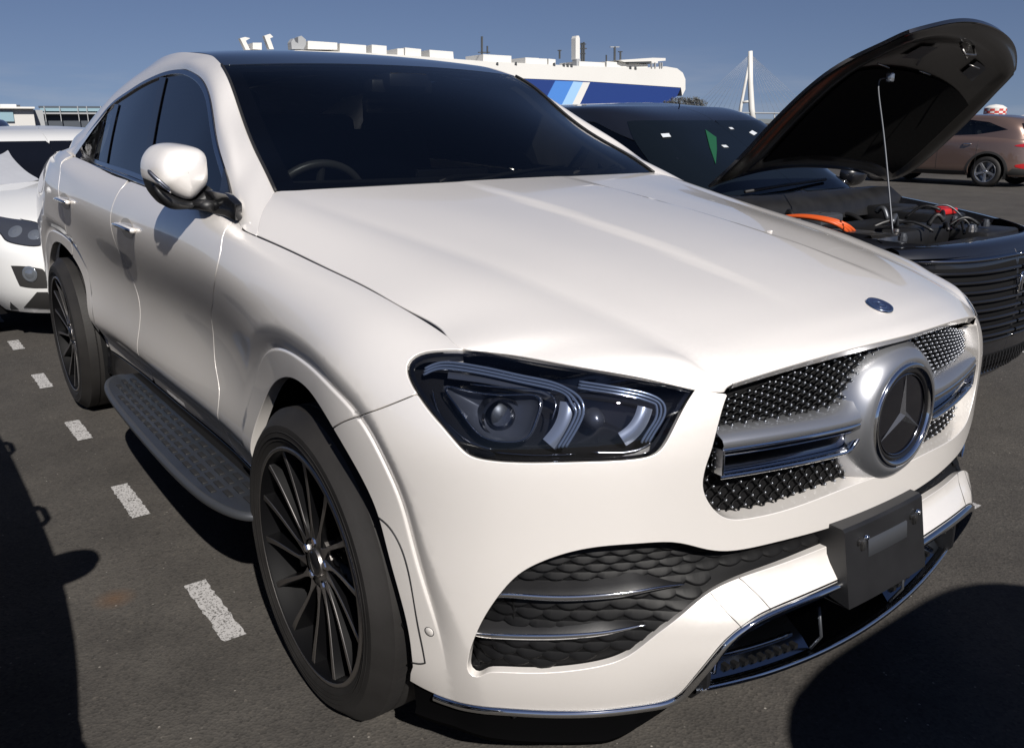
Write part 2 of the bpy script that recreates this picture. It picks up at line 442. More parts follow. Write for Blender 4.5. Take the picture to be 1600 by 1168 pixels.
# ------------------------------------------------------------------ the white SUV coupe: surfaces of the body
ZC = .385; RR = .383   # wheel centre height, tyre radius
RX = -2.935
LT = np.array([(-30, .427), (-7, .425), (13, .426), (29, .437), (39, .457), (50, .468), (63, .470), (79, .466), (99, .456), (125, .448), (150, .445), (215, .445)])
CT = np.array([(-30, .50), (0, .50), (30, .512), (38, .536), (45, .553), (52, .563), (58, .560), (67, .543), (76, .528), (88, .518), (99, .522), (112, .530), (130, .535), (215, .53)])
OT = np.array([(-30, .55), (0, .55), (31, .550), (37, .570), (43, .587), (49, .598), (55, .602), (63, .593), (70, .581), (80, .568), (94, .566), (110, .575), (130, .58), (215, .575)])
ti = lambda T, a: cs(T[:, 0], T[:, 1], np.clip(a, T[0, 0], T[-1, 0]))
def flare(P):
    """wheel arch: a shallow hollow that ends in a proud flat lip"""
    P = P.copy(); sg = np.sign(P[:, 1])
    for cx in (0, RX):
        dx = P[:, 0]-cx; dz = P[:, 2]-ZC; r = np.hypot(dx, dz)
        th = np.degrees(np.arctan2(dz, dx)); th = np.where(th < -90, th+360, th); near = r < .75
        rc_ = ti(CT, th); ro = ti(OT, th)+.016
        d = .024*sstep(-40, 20, th)*(1-sstep(95, 160, th)) if cx == 0 else .020*sstep(-30, 25, th)*(1-sstep(110, 170, th))
        t = np.clip((ro-r)/(ro-rc_), 0, 1.0)
        q = np.where(r > rc_, -d*(t**1.25), -d+.0045*(sstep(-2, 16, th) if cx == 0 else 1)*sstep(0, 1, (rc_-r)/.0048))
        q = q*near*(np.abs(P[:, 1]) > .5)
        P[:, 1] += sg*q
    # the lower lip juts forward under the intake
    P[:, 0] += .048*sstep(.560, .470, P[:, 2])*(1-.45*sstep(.42, .26, P[:, 2]))*(1-sstep(.43, .66, np.abs(P[:, 1])))*(P[:, 0] > .4)
    return P
#      R: plan point at z .78   T: top point          lower insets  kind
SIDE = [
    ((-4.02, .50), (-3.98, .46, 1.215), 1), ((-3.98, .72), (-3.90, .63, 1.23), 1), ((-3.82, .87), (-3.72, .725, 1.255), 1), ((-3.45, .968), (-3.38, .770, 1.280), 0),
    ((-2.935, 1.003), (-2.93, .800, 1.290), 0), ((-2.4, .974), (-2.4, .846, 1.256), 0), ((-1.9, .960), (-1.9, .866, 1.222), 0),
    ((-1.3, .957), (-1.3, .874, 1.200), 0), ((-.8, .956), (-.8, .874, 1.188), 0), ((-.45, .966), (-.45, .850, 1.152), 0),
    ((-.15, .984), (-.15, .838, 1.100), 0), ((.08, .996), (.08, .826, 1.068), 0), ((.26, .998), (.25, .815, 1.041), 0),
    ((.42, .966), (.37, .800, 1.014), .35), ((.555, .892), (.49, .762, .990), .7), ((.665, .782), (.61, .685, .976), 1), ((.757, .648), (.708, .592, .957), 1),
    ((.820, .488), (.800, .463, .937), 1), ((.862, .320), (.856, .315, .957), 1), ((.884, .155), (.889, .155, .980), 1), ((.890, 0), (.900, 0, .990), 1)]
LOW_S = [(.17, .10), (.30, .030), (.40, .008), (.475, .004), (.535, .002), (.66, .003)]
LOW_F = [(.10, .115), (.215, .058), (.32, .022), (.42, .006), (.54, .000), (.67, .000)]
def body_net():
    Rp = np.array([r for r, t, k in SIDE]); n = len(Rp); cols = []
    tg = np.gradient(Rp, axis=0); tg[-1] = (0, -1)
    nn = np.stack([-tg[:, 1], tg[:, 0]], -1)  # plan normal (x, w) pointing outwards
    nn = np.stack([tg[:, 1]*-1, tg[:, 0]], -1); nn /= np.linalg.norm(nn, axis=1)[:, None]
    DX = [-3.5, -2.935, -2.4, -1.9, -.8, -.45, -.15, .08, .26]; DV = [0, .5, .9, 1, 1, .8, .4, .15, 0]
    for i, ((x, w_), (tx, tw, tz), k) in enumerate(SIDE):
        c = []; dn = np.interp(x, DX, DV)
        for (zs, s_), (zf, f_) in zip(LOW_S, LOW_F):
            z = zs*(1-k)+zf*k; q = s_*(1-k)+f_*k+dn*np.interp(z, [.17, .30, .40, .475, .535, .66, .70], [0, .050, .078, .064, .037, .050, .053])
            c.append((x-nn[i, 0]*q, w_-nn[i, 1]*q, z))
        z0 = .785
        if tz-z0 > .3: fr = (0, .22, .45, .66, .82, .93, 1)
        else: fr = (0, .22, .45, .66, .82, .93, 1)
        for f_ in fr:
            a = f_*math.pi/2; v = math.sin(a); hz = (1-math.cos(a))
            if k < .3: v = v**.93; hz = hz**1.15
            ow, oz = w_+np.interp(f_, (0, .22, .45, .66, .82, .93, 1), (-.060, -.040, -.011, -.001, -.018, -.046, tw-w_)), z0+(tz-z0)*f_
            c.append((x+(tx-x)*hz, (w_+(tw-w_)*hz)*(1-dn)+ow*dn, (z0+(tz-z0)*v)*(1-dn)+oz*dn))
        c.append((tx-nn[i, 0]*.03, tw-nn[i, 1]*.03, tz+.006))
        cols.append(c)
    A = np.array(cols); A[:, :, 1] *= -1
    Bm = A[::-1][1:].copy(); Bm[:, :, 1] *= -1
    return np.vstack([A, Bm])
BODY = Surf(body_net(), flare)
BODY.build_bvh(420, 60)
def mir_uv(q):
    q = np.array(q, float).copy(); q[:, 0] = BODY.Lu-q[:, 0]; return q

def arc_lip(cx, a0, a1, n=40, T=LT, dr=0.0):
    return BODY.side([(cx+(float(ti(T, np.array([a]))[0])+dr)*math.cos(R_(a)), ZC+(float(ti(T, np.array([a]))[0])+dr)*math.sin(R_(a))) for a in np.linspace(a0, a1, n)])
# ------------------------------------------------------------------ the white SUV coupe: panels
CAR = empty('suv_coupe')
tag(CAR, 'large pearl white SUV coupe with black roof and silver bar grille, filling the foreground', 'car')
def mirror_poly(q):     # right-hand half outline (open) -> closed outline over both sides
    q = np.asarray(q, float); return np.vstack([q, mir_uv(q)[::-1]])
def circ_uv(cx, r, a0, a1, n=40):
    return BODY.side([(cx+r*math.cos(R_(a)), ZC+r*math.sin(R_(a))) for a in np.linspace(a0, a1, n)])
PX = BODY.px
shut = smooth_open(PX([(380, 358), (401, 368), (459, 394), (515, 421), (578, 452), (634, 484), (680, 512), (726, 546)]), 6)
HLpx = [(726, 546), (806, 555), (909, 574), (1012.5, 593), (1085, 609), (1074, 627), (1054, 665), (1035, 699), (1021, 711), (995, 717.5), (909, 722), (823, 723.4), (755, 718.3), (730.6, 709.7), (710, 689), (682.5, 656), (651.6, 615), (638, 588), (636, 574), (641, 562), (658, 551.6), (686, 547)]
HL = smooth_closed(PX(HLpx), (0, 4), 5)
kHL = lambda i: i*5
seam_y = [(525, 665), (570, 647), (610, 632), (651.6, 615)]
seam = smooth_open(PX(seam_y), 5)
ARC_R = .452
# wheel arch circle: angle where the fender/bumper seam meets it
seam[0] = PX([(520.5, 668)])[0]; s0 = BODY.P(seam[:1])[0]; aF = math.degrees(math.atan2(s0[2]-ZC, s0[0]))
arc_f = arc_lip(0, aF, 192, 44)            # over the wheel to its rear foot

FL_F = [arc_lip(0, -4, 150, 110, CT, q) for q in (.001, -.0015, -.0035, -.0055, -.0085)]+[arc_lip(0, 2, 150, 90, OT, q) for q in (.016, .004, -.008, -.018, -.028)]
FL_R = [arc_lip(RX, 0, 186, 110, CT, q) for q in (.001, -.0015, -.0035, -.0055, -.0085)]+[arc_lip(RX, 0, 186, 90, OT, q) for q in (.006, -.006, -.016, -.028)]
D1 = smooth_open(PX([(362, 349), (348, 371), (344, 397), (337, 430), (331, 480), (330.5, 500), (335.6, 564), (342.5, 619), (356, 681), (368, 705)]), 5)
d1e = BODY.side([(-.462, .42), (-.462, .30)])
topA = BODY.side([(-.548, 1.165)])
fender = np.vstack([shut, HL[:0], smooth_open(PX([(726, 546), (686, 547), (658, 551.6), (641, 562), (636, 574), (638, 588), (651.6, 615)]), 5)[1:], seam[::-1][1:], arc_f, BODY.side([(-.458, .285)]), d1e[:1], D1[::-1], topA, shut[:1]])
add_patch('front_fender', M['pearl'], CAR, patch(BODY, fender, h=.022, gap=.0012, r=.0016, depth=.03, lines=FL_F))
# doors and rear quarter
D2 = smooth_open(BODY.side([(-1.655, 1.19), (-1.665, 1.15), (-1.685, 1.105), (-1.715, 1.0), (-1.731, .92), (-1.715, .83), (-1.685, .74), (-1.69, .64), (-1.716, .535), (-1.72, .43)]), 5)
belt = lambda x0, x1, n=14: BODY.side([(x, np.interp(x, [-3.9, -3.4, -2.935, -2.4, -1.9, -1.3, -.8, -.55], [1.222, 1.270, 1.283, 1.249, 1.214, 1.191, 1.178, 1.165])) for x in np.linspace(x0, x1, n)])
fd = np.vstack([D1, d1e[:1], BODY.side([(x, .405) for x in np.linspace(-.5, -1.70, 14)]), D2[::-1], belt(-1.64, -.56, 16)])
add_patch('front_door', M['pearl'], CAR, patch(BODY, fd, h=.026, gap=.0018, lines=FL_F))
arc_r = arc_lip(RX, 4, 62, 16)
D3 = smooth_open(BODY.side([(RX+.4705*math.cos(R_(62)), ZC+.4705*math.sin(R_(62))), (-2.68, .86), (-2.62, .98), (-2.60, 1.08), (-2.66, 1.225)]), 5)
rd = np.vstack([D2, BODY.side([(x, .405) for x in np.linspace(-1.74, -2.46, 10)]), arc_r, D3, belt(-2.64, -1.68, 12)])
add_patch('rear_door', M['pearl'], CAR, patch(BODY, rd, h=.026, gap=.0018, lines=FL_R))
top_r = belt(-3.9, -2.7, 10)
qp = np.vstack([D3[::-1], arc_lip(RX, 62, 184, 40), BODY.side([(-3.45, .30), (-3.7, .33), (-3.93, .40), (-4.0, .7), (-3.97, 1.0)]), top_r])
add_patch('rear_quarter_panel', M['pearl'], CAR, patch(BODY, qp, h=.03, gap=.0018, depth=.03, lines=FL_R))
sill = np.vstack([BODY.side([(x, .275) for x in np.linspace(-2.48, -.46, 30)]), BODY.side([(x, .40) for x in np.linspace(-.47, -2.47, 30)])])
add_patch('side_sill', M['black_gloss'], CAR, patch(BODY, sill, h=.026, gap=.0015, depth=.02))
# front bumper, one piece round both corners
grille_low = smooth_open(PX([(1137.5, 616), (1118.8, 680.6), (1110, 711.6), (1099.8, 749), (1102, 771), (1115.3, 794), (1139.4, 809.5), (1175, 808), (1222, 797.5), (1290.6, 773.4), (1342, 753.5), (1388, 737)]), 5)
lipline = smooth_open(PX([(640, 1063), (665, 1077), (690, 1088), (714, 1096), (788, 1106), (895, 1110), (954.5, 1107), (1014, 1099.5), (1054, 1089), (1082, 1061), (1120, 1014.5), (1150, 985), (1175.5, 965.6), (1226.5, 942), (1315.7, 904), (1388, 871)]), 5)
bump_half = np.vstack([lipline[::-1], PX([(640.5, 1050)]), arc_lip(0, -8, aF, 34), seam[1:], HL[kHL(4):kHL(16)+1][::-1][1:], PX([(1110, 612)]), grille_low])
bumper = mirror_poly(bump_half)
INpx = [(1348, 806), (1286.5, 827.5), (1213.7, 846.6), (1141.5, 860.6), (1099, 857), (1056.5, 847.5), (1001, 848.7), (937.5, 853.8), (886.5, 863.6), (844, 878.5), (810, 897.6), (780, 929.5), (754.7, 967.7), (737.7, 1006), (730.5, 1035.7), (731.4, 1048.5), (739.9, 1056), (752.6, 1054.9), (763, 1049.8), (818.5, 1050.6), (878, 1048.5), (937.5, 1040), (980, 1025), (1022.5, 993), (1065, 959), (1107.5, 925), (1158.5, 901.9), (1222, 880.6), (1290, 854), (1350, 829)]
INh = smooth_open(PX(INpx), 4)
intake = mirror_poly(INh)
B_ = patch(BODY, bumper, [intake], h=.016, gap=.0009, r=.0016, depth=.045, hole_depth=.016, off=0, lines=FL_F+[mir_uv(q) for q in FL_F])
add_patch('front_bumper', M['pearl'], CAR, B_, both=False)

# ---------------- hood
E_ = BODY.P(smooth_open(PX([(401, 368), (459, 394), (515, 421), (578, 452), (634, 484), (680, 512), (726, 546)]), 4))
def at_x(x): return np.array([np.interp(x, E_[:, 0], E_[:, k]) for k in range(3)])
H_ = BODY.P(PX([(806, 554), (862, 564), (909, 573), (960, 583), (1012.5, 592), (1050, 600), (1085, 608), (1112, 612), (1136, 612)]))
cols = [(E_[0], (-.578, .75, 1.222), (-.45, 1.235)), (at_x(-.22), (-.372, .708, 1.189), (-.25, 1.211)), (at_x(-.05), (-.13, .655, 1.152), (-.03, 1.184)),
        (at_x(.12), (.10, .612, 1.119), (.20, 1.154)), (at_x(.27), (.31, .58, 1.087), (.42, 1.120)), (at_x(.38), (.48, .552, 1.053), (.58, 1.091)), (E_[-1], (.60, .528, 1.026), (.70, 1.066)),
        (H_[0], (.665, .512, 1.009), (.775, 1.046)), (H_[2], (.715, .500, .994), (.83, 1.028)), (H_[4], (.752, .490, .979), (.862, 1.013)), (H_[6], (.780, .480, .962), (.882, 1.003)), (H_[8], (.815, .448, .946), (.899, .990))]
net = []
for i, (e, k, c) in enumerate(cols):
    e = np.array([e[0], abs(e[1]), e[2]]); k = np.array(k); c = np.array([c[0], 0, c[1]])
    bq = np.array([0, .006, .012])*(1 if i < 10 else .3)
    row = [e, e+(k-e)*.5+bq, e+(k-e)*.88+bq*.42, k]
    for f_ in (.95, .85, .66, .46, .30, .22, .15, .07, 0):
        y = k[1]*f_; z = k[2]+(c[2]-k[2])*(1-f_**2.2)
        row.append(np.array([c[0]+(k[0]-c[0])*f_**1.7, y, z]))
    net.append(row)
net = np.array(net); net[:, :, 1] *= -1
lf = net[:, ::-1][:, 1:].copy(); lf[:, :, 1] *= -1
def hood_disp(P):
    P = P.copy(); a = np.abs(P[:, 1]); x = P[:, 0]
    fade = sstep(-.55, -.1, x)*(1-sstep(.45, .80, x))
    P[:, 2] += .0085*(1-sstep(.180, .222, a))*fade                    # raised centre
    P[:, 2] += .0035*np.exp(-((a-(.44-.05*x))/.13)**2)*sstep(-.5, 0, x)*(1-sstep(.5, .78, x))
    return P
HOOD = Surf(np.concatenate([net, lf], 1), hood_disp)
def edge_uv(s, g=0.0):
    n = 60; a = [(t, g) for t in np.linspace(g, s.Lu-g, 90)]; b = [(s.Lu-g, t) for t in np.linspace(g, s.Lv-g, 90)[1:]]
    c = [(t, s.Lv-g) for t in np.linspace(s.Lu-g, g, 90)[1:]]; d = [(g, t) for t in np.linspace(s.Lv-g, g, 90)[1:-1]]
    return np.array(a+b+c+d)
hp = patch(HOOD, edge_uv(HOOD), h=.02, gap=.0016, r=.0035, depth=.022)
add_patch('hood', M['pearl'], CAR, hp, both=False)

# ---------------- side glass surface, roof rail, roof, windscreen
def glass_w(x, z):
    w_ = .885-.46*(z-1.15)-.20*(z-1.15)**2
    w_ = w_-.035*np.clip(-2.0-x, 0, 3)**1.6
    return w_-.02*np.clip(x+1.1, 0, 1)
gx = np.linspace(-4.1, -.3, 20); gz = np.linspace(1.05, 1.70, 9)
GL = Surf(np.array([[(x, -glass_w(x, z), z) for z in gz] for x in gx])); GL.build_bvh(200, 60)
Wpx = [(366, 322), (355.4, 275.5), (340.4, 224), (329.7, 158), (321, 132), (310.5, 119), (295.5, 110.7), (282.6, 108.5), (261, 111.7), (240, 119.7), (218.4, 131), (197, 145), (175.6, 161), (158.5, 181), (143.5, 200.6), (130.7, 220), (126.4, 234.8)]
Wuv = GL.px(Wpx); W3 = GL.P(Wuv)
Rpx = [(415, 267, .735), (400.6, 238, .715), (386, 204, .69), (372, 163.6, .665), (357.5, 123, .642), (346, 102, .626), (336, 91, .612), (327, 86, .603)]
R3 = [U(a, b, 'y', -c) for a, b, c in Rpx]
Eb = BODY.P(PX([(401, 368), (380, 358)]))
rail = [(Eb[0], (-.578, -.75, 1.222)), (Eb[1], R3[0]), (W3[0], R3[1]), (W3[1], R3[2]), (W3[2], R3[3]), (W3[3], R3[4]), (W3[4], R3[5]), (W3[5], R3[6]), (W3[6], R3[7]),
        (W3[7], (-1.72, -.600, 1.664)), (W3[8], (-1.92, -.594, 1.674)), (W3[9], (-2.13, -.587, 1.670)), (W3[10], (-2.36, -.577, 1.652)), (W3[11], (-2.62, -.566, 1.622)), (W3[12], (-2.90, -.556, 1.570)),
        (W3[13], (-3.12, -.550, 1.518)), (W3[14], (-3.32, -.547, 1.460)), (W3[15], (-3.54, -.547, 1.390)), ((-3.18, -.782, 1.292), (-3.76, -.550, 1.325)), ((-3.42, -.764, 1.279), (-3.94, -.545, 1.270)), ((-3.70, -.728, 1.257), (-4.03, -.54, 1.235))]
net = []
for i, (a, b) in enumerate(rail):
    a = np.array(a); b = np.array(b); d = b-a; k = min(1, i/4)
    tl = np.array(rail[min(i+1, len(rail)-1)][0])-np.array(rail[max(i-1, 0)][0])
    n_ = np.cross(tl, d); n_ /= np.linalg.norm(n_); n_ *= np.sign(n_[2]*.6-n_[1])
    bl = .085*np.linalg.norm(d)+.004
    if i < 3: bl = (.03, .05, .08)[i]*np.linalg.norm(d)
    net.append([a+d*t+n_*bl*1.25*math.sin(math.pi*t)**.9*(1-.62*t) for t in (0, .25, .5, .75, 1)])
RAIL = Surf(np.array(net))
def fl(s): # sign that makes the normal point outwards (away from the car axis)
    n = s.nrm(np.array([s.Lu*.4]), np.array([s.Lv*.5]))[0]; p = s.raw(np.array([s.Lu*.4]), np.array([s.Lv*.5]))[0]
    return 1 if n@np.array([0, p[1], .6]) > 0 else -1
add_patch('roof_rail_panel', M['pearl'], CAR, patch(RAIL, edge_uv(RAIL), h=.022, gap=.0012, r=.002, depth=.016, flip=fl(RAIL)))
# painted web between the rear pillar and the quarter panel
rb = RAIL.raw(np.linspace(RAIL.Lu*.70, RAIL.Lu-.005, 24), np.full(24, .004)); qb = BODY.P(BODY.side([(min(-2.72, p[0]+.02), float(np.interp(p[0], [-3.9, -3.4, -2.935, -2.4], [1.222, 1.270, 1.283, 1.249]))) for p in rb]))
for sg in (-1, 1):
    b = MB(); b.grid(np.array([[p+[0, .006, .004], p+[0, .005, -.004], (p+q)/2+[0, .004, 0], q+[0, .004, -.004], q+[0, .004, -.03]] for p, q in zip(rb, qb)])*[1, -sg, 1]); b.build('quarter_web', M['pearl'], CAR, smooth=True)
# roof
rc = [(R3[5], (-1.205, 1.612)), (R3[7], (-1.43, 1.654)), ((-1.72, -.600, 1.664), (-1.70, 1.688)), ((-1.98, -.592, 1.674), (-1.98, 1.703)), ((-2.36, -.577, 1.652), (-2.36, 1.695)), ((-2.72, -.562, 1.605), (-2.70, 1.655)), ((-3.12, -.550, 1.518), (-3.12, 1.575)), ((-3.54, -.547, 1.390), (-3.6, 1.45)), ((-4.03, -.56, 1.21), (-4.10, 1.265))]
net = []
for a, (cx, cz) in rc:
    a = np.array(a); row = []
    for f_ in (1, .85, .66, .45, .22, 0, -.22, -.45, -.66, -.85, -1):
        row.append((cx+(a[0]-cx)*abs(f_)**1.8, a[1]*f_, cz+(a[2]-cz)*abs(f_)**2.3))
    net.append(row)
ROOF = Surf(np.array(net))
M['roof_black'] = mat('black_glass_roof', (.008, .010, .014), .06, 0, .6, .02)
add_patch('roof', M['roof_black'], CAR, patch(ROOF, edge_uv(ROOF), h=.05, gap=.002, flip=-1 if ROOF.N([(1, .5)])[0][2] < 0 else 1), both=False)
# windscreen
base = np.array((-.40, 0, 1.205)); hdr = np.array((-1.205, 0, 1.612))
Rw = [np.array((-.578, -.75, 1.222))]+R3[:6]
tt = np.array([np.linalg.norm(p-Rw[0]) for p in Rw]); tt /= tt[-1]
net = []
for p, t in zip(Rw, tt):
    c = base+(hdr-base)*t+np.array([.02, 0, .035])*math.sin(math.pi*t)
    net.append([(c[0]+(p[0]-c[0])*abs(f_)**2.1, p[1]*f_, c[2]+(p[2]-c[2])*abs(f_)**2.1) for f_ in (1, .86, .66, .44, .22, 0, -.22, -.44, -.66, -.86, -1)])
WS = Surf(np.array(net)); fW = 1 if WS.N([(WS.Lu*.5, WS.Lv*.5)])[0][2] > 0 else -1
eW = edge_uv(WS, .004)
add_patch('windscreen', M['glass_wind'], CAR, patch(WS, eW, h=.05, gap=0, r=.001, depth=.004, flip=fW), both=False)
add_patch('windscreen_border', M['frit'], CAR, patch(WS, edge_uv(WS, .002), [edge_uv(WS, .058)], h=.05, gap=0, r=.0005, depth=.002, flip=fW, off=-.006, bstep=.02), both=False)
for sg in (1, -1):
    b = MB(); b.tube([np.array(p)*[1, sg, 1]+np.array([.004, 0, .001]) for p in smooth_open(Rw, 5)], .005, 6)
    b.build('windscreen_seal', M['seam'], CAR, smooth=True)
# side windows
Wb = GL.px([(130.7, 245.5), (145.7, 255), (165, 262.6), (192.7, 272), (207.7, 277.6), (227, 285)])
WP = np.vstack([smooth_open(Wuv, 3), smooth_open(np.vstack([Wuv[-1:], Wb, Wuv[:1]]), 3)[1:-1]])
wf = fl(GL)
L_ = resample(WP, .02, True); L_ = L_ if area2(L_) > 0 else L_[::-1]
inn = inset_loop(L_, .022)
add_patch('window_trim', M['chrome_dark'], CAR, patch(GL, WP, [inn], h=.03, gap=.001, r=.003, depth=.012, flip=wf, off=.004, bstep=.012))
gv = patch(GL, inn, h=.05, gap=-.003, r=.001, depth=.004, flip=wf, off=-.004)
add_patch('side_window', M['glass_side'], CAR, gv)
def strip(a, b_, wa, wb):
    return GL.px([(a[0]-wa, a[1]), (a[0]+wa, a[1]), (b_[0]+wb, b_[1]), (b_[0]-wb, b_[1])])
for a, b_, wa, wb in (((255, 121), (226, 287), 5, 5), ((183, 163), (163, 262), 3.2, 3.2), ((160, 190), (143, 254), 3, 3)):
    q = strip(a, b_, wa, wb); k = np.vstack([np.linspace(q[i], q[(i+1) % 4], 8, endpoint=False) for i in range(4)])
    add_patch('window_pillar', M['frit'], CAR, patch(GL, k, h=.02, gap=0, r=.001, depth=.003, flip=wf, off=.0015))
k = GL.px([(367, 325), (357, 278), (352, 262), (346, 300), (335, 320)]); k = np.vstack([np.linspace(k[i], k[(i+1) % 5], 8, endpoint=False) for i in range(5)])
add_patch('mirror_triangle', M['black_gloss'], CAR, patch(GL, k, h=.02, gap=0, r=.002, depth=.01, flip=wf, off=.006))
# belt moulding
bm_ = GL.P(smooth_open(np.vstack([Wb, GL.px([(300, 306)]), Wuv[:1]]), 4))
for sg in (1, -1):
    b = MB(); b.tube((bm_+[0, -.006, -.006])*[1, sg, 1], .009, 8); b.build('belt_moulding', M['chrome_dark'], CAR, smooth=True)

# ---------------- far wheel houses, inner shell
for cx in (0, RX):
    for sg in (-1, 1):
        b = MB(); n = 40; G = []
        for a in np.linspace(6 if cx == 0 else -20, 200, n):
            G.append([(cx+(.452+d)*math.cos(R_(a)), sg*y, ZC+(.452+d)*math.sin(R_(a))) for y, d in ((.915, .026), (.90, .03), (.60, .03))])
        b.grid(G); b.prism([(cx+.48*math.cos(R_(a)), ZC+.48*math.sin(R_(a))) for a in np.linspace(-25, 205, 30)], .58, .60, lambda p, h: np.array([p[0], sg*h, p[1]]))
        b.build('wheel_arch_liner', M['cavity'], CAR, smooth=False)
b = MB()
b.box((-1.6, 0, .42), (4.4, 1.60, .34)); b.box((.38, 0, .62), (.5, 1.2, .5)); b.box((-.05, 0, .72), (.8, 1.18, .4)); b.box((-2.9, 0, .72), (2.0, 1.3, .6))
b.build('underbody', M['cavity'], CAR)

# ---------------- wheels
def make_wheel(cx, sg, wid=.285, R=.383, rim=.288, y_out=.98, parent=CAR):
    ws = []
    w_ = empty('wheel', parent=parent); w_.location = (cx, sg*y_out, ZC)
    A = np.array([0, sg, 0.])   # outward axis; local 0 = outer sidewall plane
    b = MB(); T = wid
    prof = [(rim-.004, -.012), (rim+.012, -.002), (rim+.035, .004), (rim+.058, .002), (R-.022, -.012), (R-.008, -.028)]
    xs = np.linspace(-.034, -T+.034, 8); tr = []
    for i, x in enumerate(xs):
        if i in (1, 3, 5): tr += [(R, x-.004), (R-.008, x-.002), (R-.008, x+.002-.008), (R, x-.010)]
        else: tr.append((R, x))
    prof += tr+[(R-.008, -T+.028), (R-.022, -T+.012), (rim+.03, -T), (rim-.004, -T+.012)]
    b.lathe(prof, (0, 0, 0), A, 72)
    b.build('tyre', M['rubber'], w_, smooth=True, angle=.5)
    b = MB()
    for k in range(150):
        a = 2*math.pi*k/150+(.01 if k % 3 else 0)
        for y0, y1 in ((-.046, -.080), (-.110, -.145), (-.180, -.212)):
            ca, sa_ = math.cos(a), math.sin(a); tx, tz = -sa_*.0011, ca*.0011; r1 = R+.0004
            b.add([(ca*r1+tx, sg*y0, sa_*r1+tz), (ca*r1-tx, sg*y0, sa_*r1-tz), (math.cos(a+.02)*r1-tx, sg*y1, math.sin(a+.02)*r1-tz), (math.cos(a+.02)*r1+tx, sg*y1, math.sin(a+.02)*r1+tz)], [(0, 1, 2, 3)])
    b.build('tread_sipes', M['seam'], w_)['kind'] = 'stuff'
    b = MB()
    for rr_, hh in ((R-.052, .0044), (R-.064, .0050), (rim+.022, .0020)): b.lathe([(rr_-.0012, hh-.0008), (rr_, hh+.0008), (rr_+.0012, hh-.0008)], (0, 0, 0), A, 72)
    b.build('sidewall_ribs', M['rubber'], w_, smooth=True)['kind'] = 'stuff'
    b = MB()
    b.lathe([(rim+.006, -.010), (rim+.004, -.003), (rim-.004, -.002), (rim-.008, -.008), (rim-.012, -.05), (rim-.018, -.10), (rim-.03, -.24), (rim+.0, -.255)], (0, 0, 0), A, 72)
    b.build('rim', M.setdefault('barrel', mat('wheel_barrel', (.0025, .0025, .003), .6, spec=.12)), w_, smooth=True, angle=.6)
    b = MB(); b.lathe([(rim+.0065, -.0085), (rim+.0045, -.0015), (rim-.004, -.0005), (rim-.0045, -.004)], (0, 0, 0), A, 72); b.build('rim_lip', M['rim_cut'], w_, smooth=True)
    # spokes
    proto = None
    e1 = np.array([1, 0, 0.]); e2 = np.array([0, 0, 1.])
    for k in range(14):
        a0 = R_(11+k*360/14)
        if proto is None:
            G = []; F_ = []
            for t in np.linspace(0, 1, 11):
                rr = .062+(rim-.006-.062)*t; an = .16*math.sin(t*math.pi*.55)*-1+.13
                hw = .0050+.0045*t**2+.011*max(0, 1-t*6)
                y = -.030+.020*t**1.5
                G.append((rr, an, hw, y))
            me_s = []
            for nm, mt in (('spoke', 'rim_black'), ('spoke_face', 'rim_cut')):
                b = MB(); rows = []
                for rr, an, hw, y in G:
                    def q(s, dy): 
                        aa = an+s/rr; return (rr*math.cos(aa), sg*(y+dy), rr*math.sin(aa))
                    if nm == 'spoke': rows.append([q(-hw*.9, -.002), q(-hw*1.5, -.05), q(hw*1.5, -.05), q(hw*.9, -.002)])
                    else: rows.append([q(-hw*.9, -.0015), q(-hw*.75, 0), q(hw*.75, 0), q(hw*.9, -.0015)])
                b.grid(rows); o = b.build(nm, M[mt], w_, smooth=False, angle=.7); me_s.append((o, nm))
            proto = me_s
            for o, nm in proto: o.rotation_euler = (0, -a0, 0)
        else:
            for o, nm in proto:
                c = o.copy(); COL.objects.link(c); c.rotation_euler = (0, -a0, 0)
    b = MB(); b.lathe([(0.001, -.026), (.028, -.026), (.034, -.028), (.036, -.034), (.06, -.036), (.078, -.040), (.080, -.07)], (0, 0, 0), A, 40); b.build('hub', M['rim_cut'], w_, smooth=True, angle=.5)
    b = MB(); b.lathe([(0.001, -.020), (.026, -.021), (.030, -.026)], (0, 0, 0), A, 30); b.build('centre_cap', M['black_gloss'], w_, smooth=True)
    b = MB()
    for k in range(5):
        a = R_(18+72*k); c = np.array([.056*math.cos(a), 0, .056*math.sin(a)])
        b.lathe([(.0115, -.040), (.0115, -.031), (.009, -.027), (.001, -.027)], c, A, 6)
    b.build('lug_nut', M['chrome'], w_, smooth=False)['kind'] = 'stuff'
    b = MB(); b.lathe([(.001, -.12), (.08, -.12), (.085, -.10), (.19, -.10), (.19, -.13), (.085, -.13)], (0, 0, 0), A, 50); b.build('brake_disc', M['steel'], w_, smooth=True, angle=.5)
    b = MB(); b.prism([(.205*math.cos(R_(t)), .205*math.sin(R_(t))) for t in range(130, 215, 8)]+[(.12*math.cos(R_(t)), .12*math.sin(R_(t))) for t in range(212, 130, -8)], -.155, -.06, lambda p, h: np.array([p[0], sg*h, p[1]]))
    b.build('brake_caliper', M['rim_black'], w_, bevel=.006)
    b = MB(); b.lathe([(.001, -.16), (rim-.02, -.16)], (0, 0, 0), A, 30); b.build('brake_shield', M['cavity'], w_)
    return w_
for sg in (-1, 1):
    make_wheel(0, sg); make_wheel(RX, sg, wid=.315, y_out=.992)
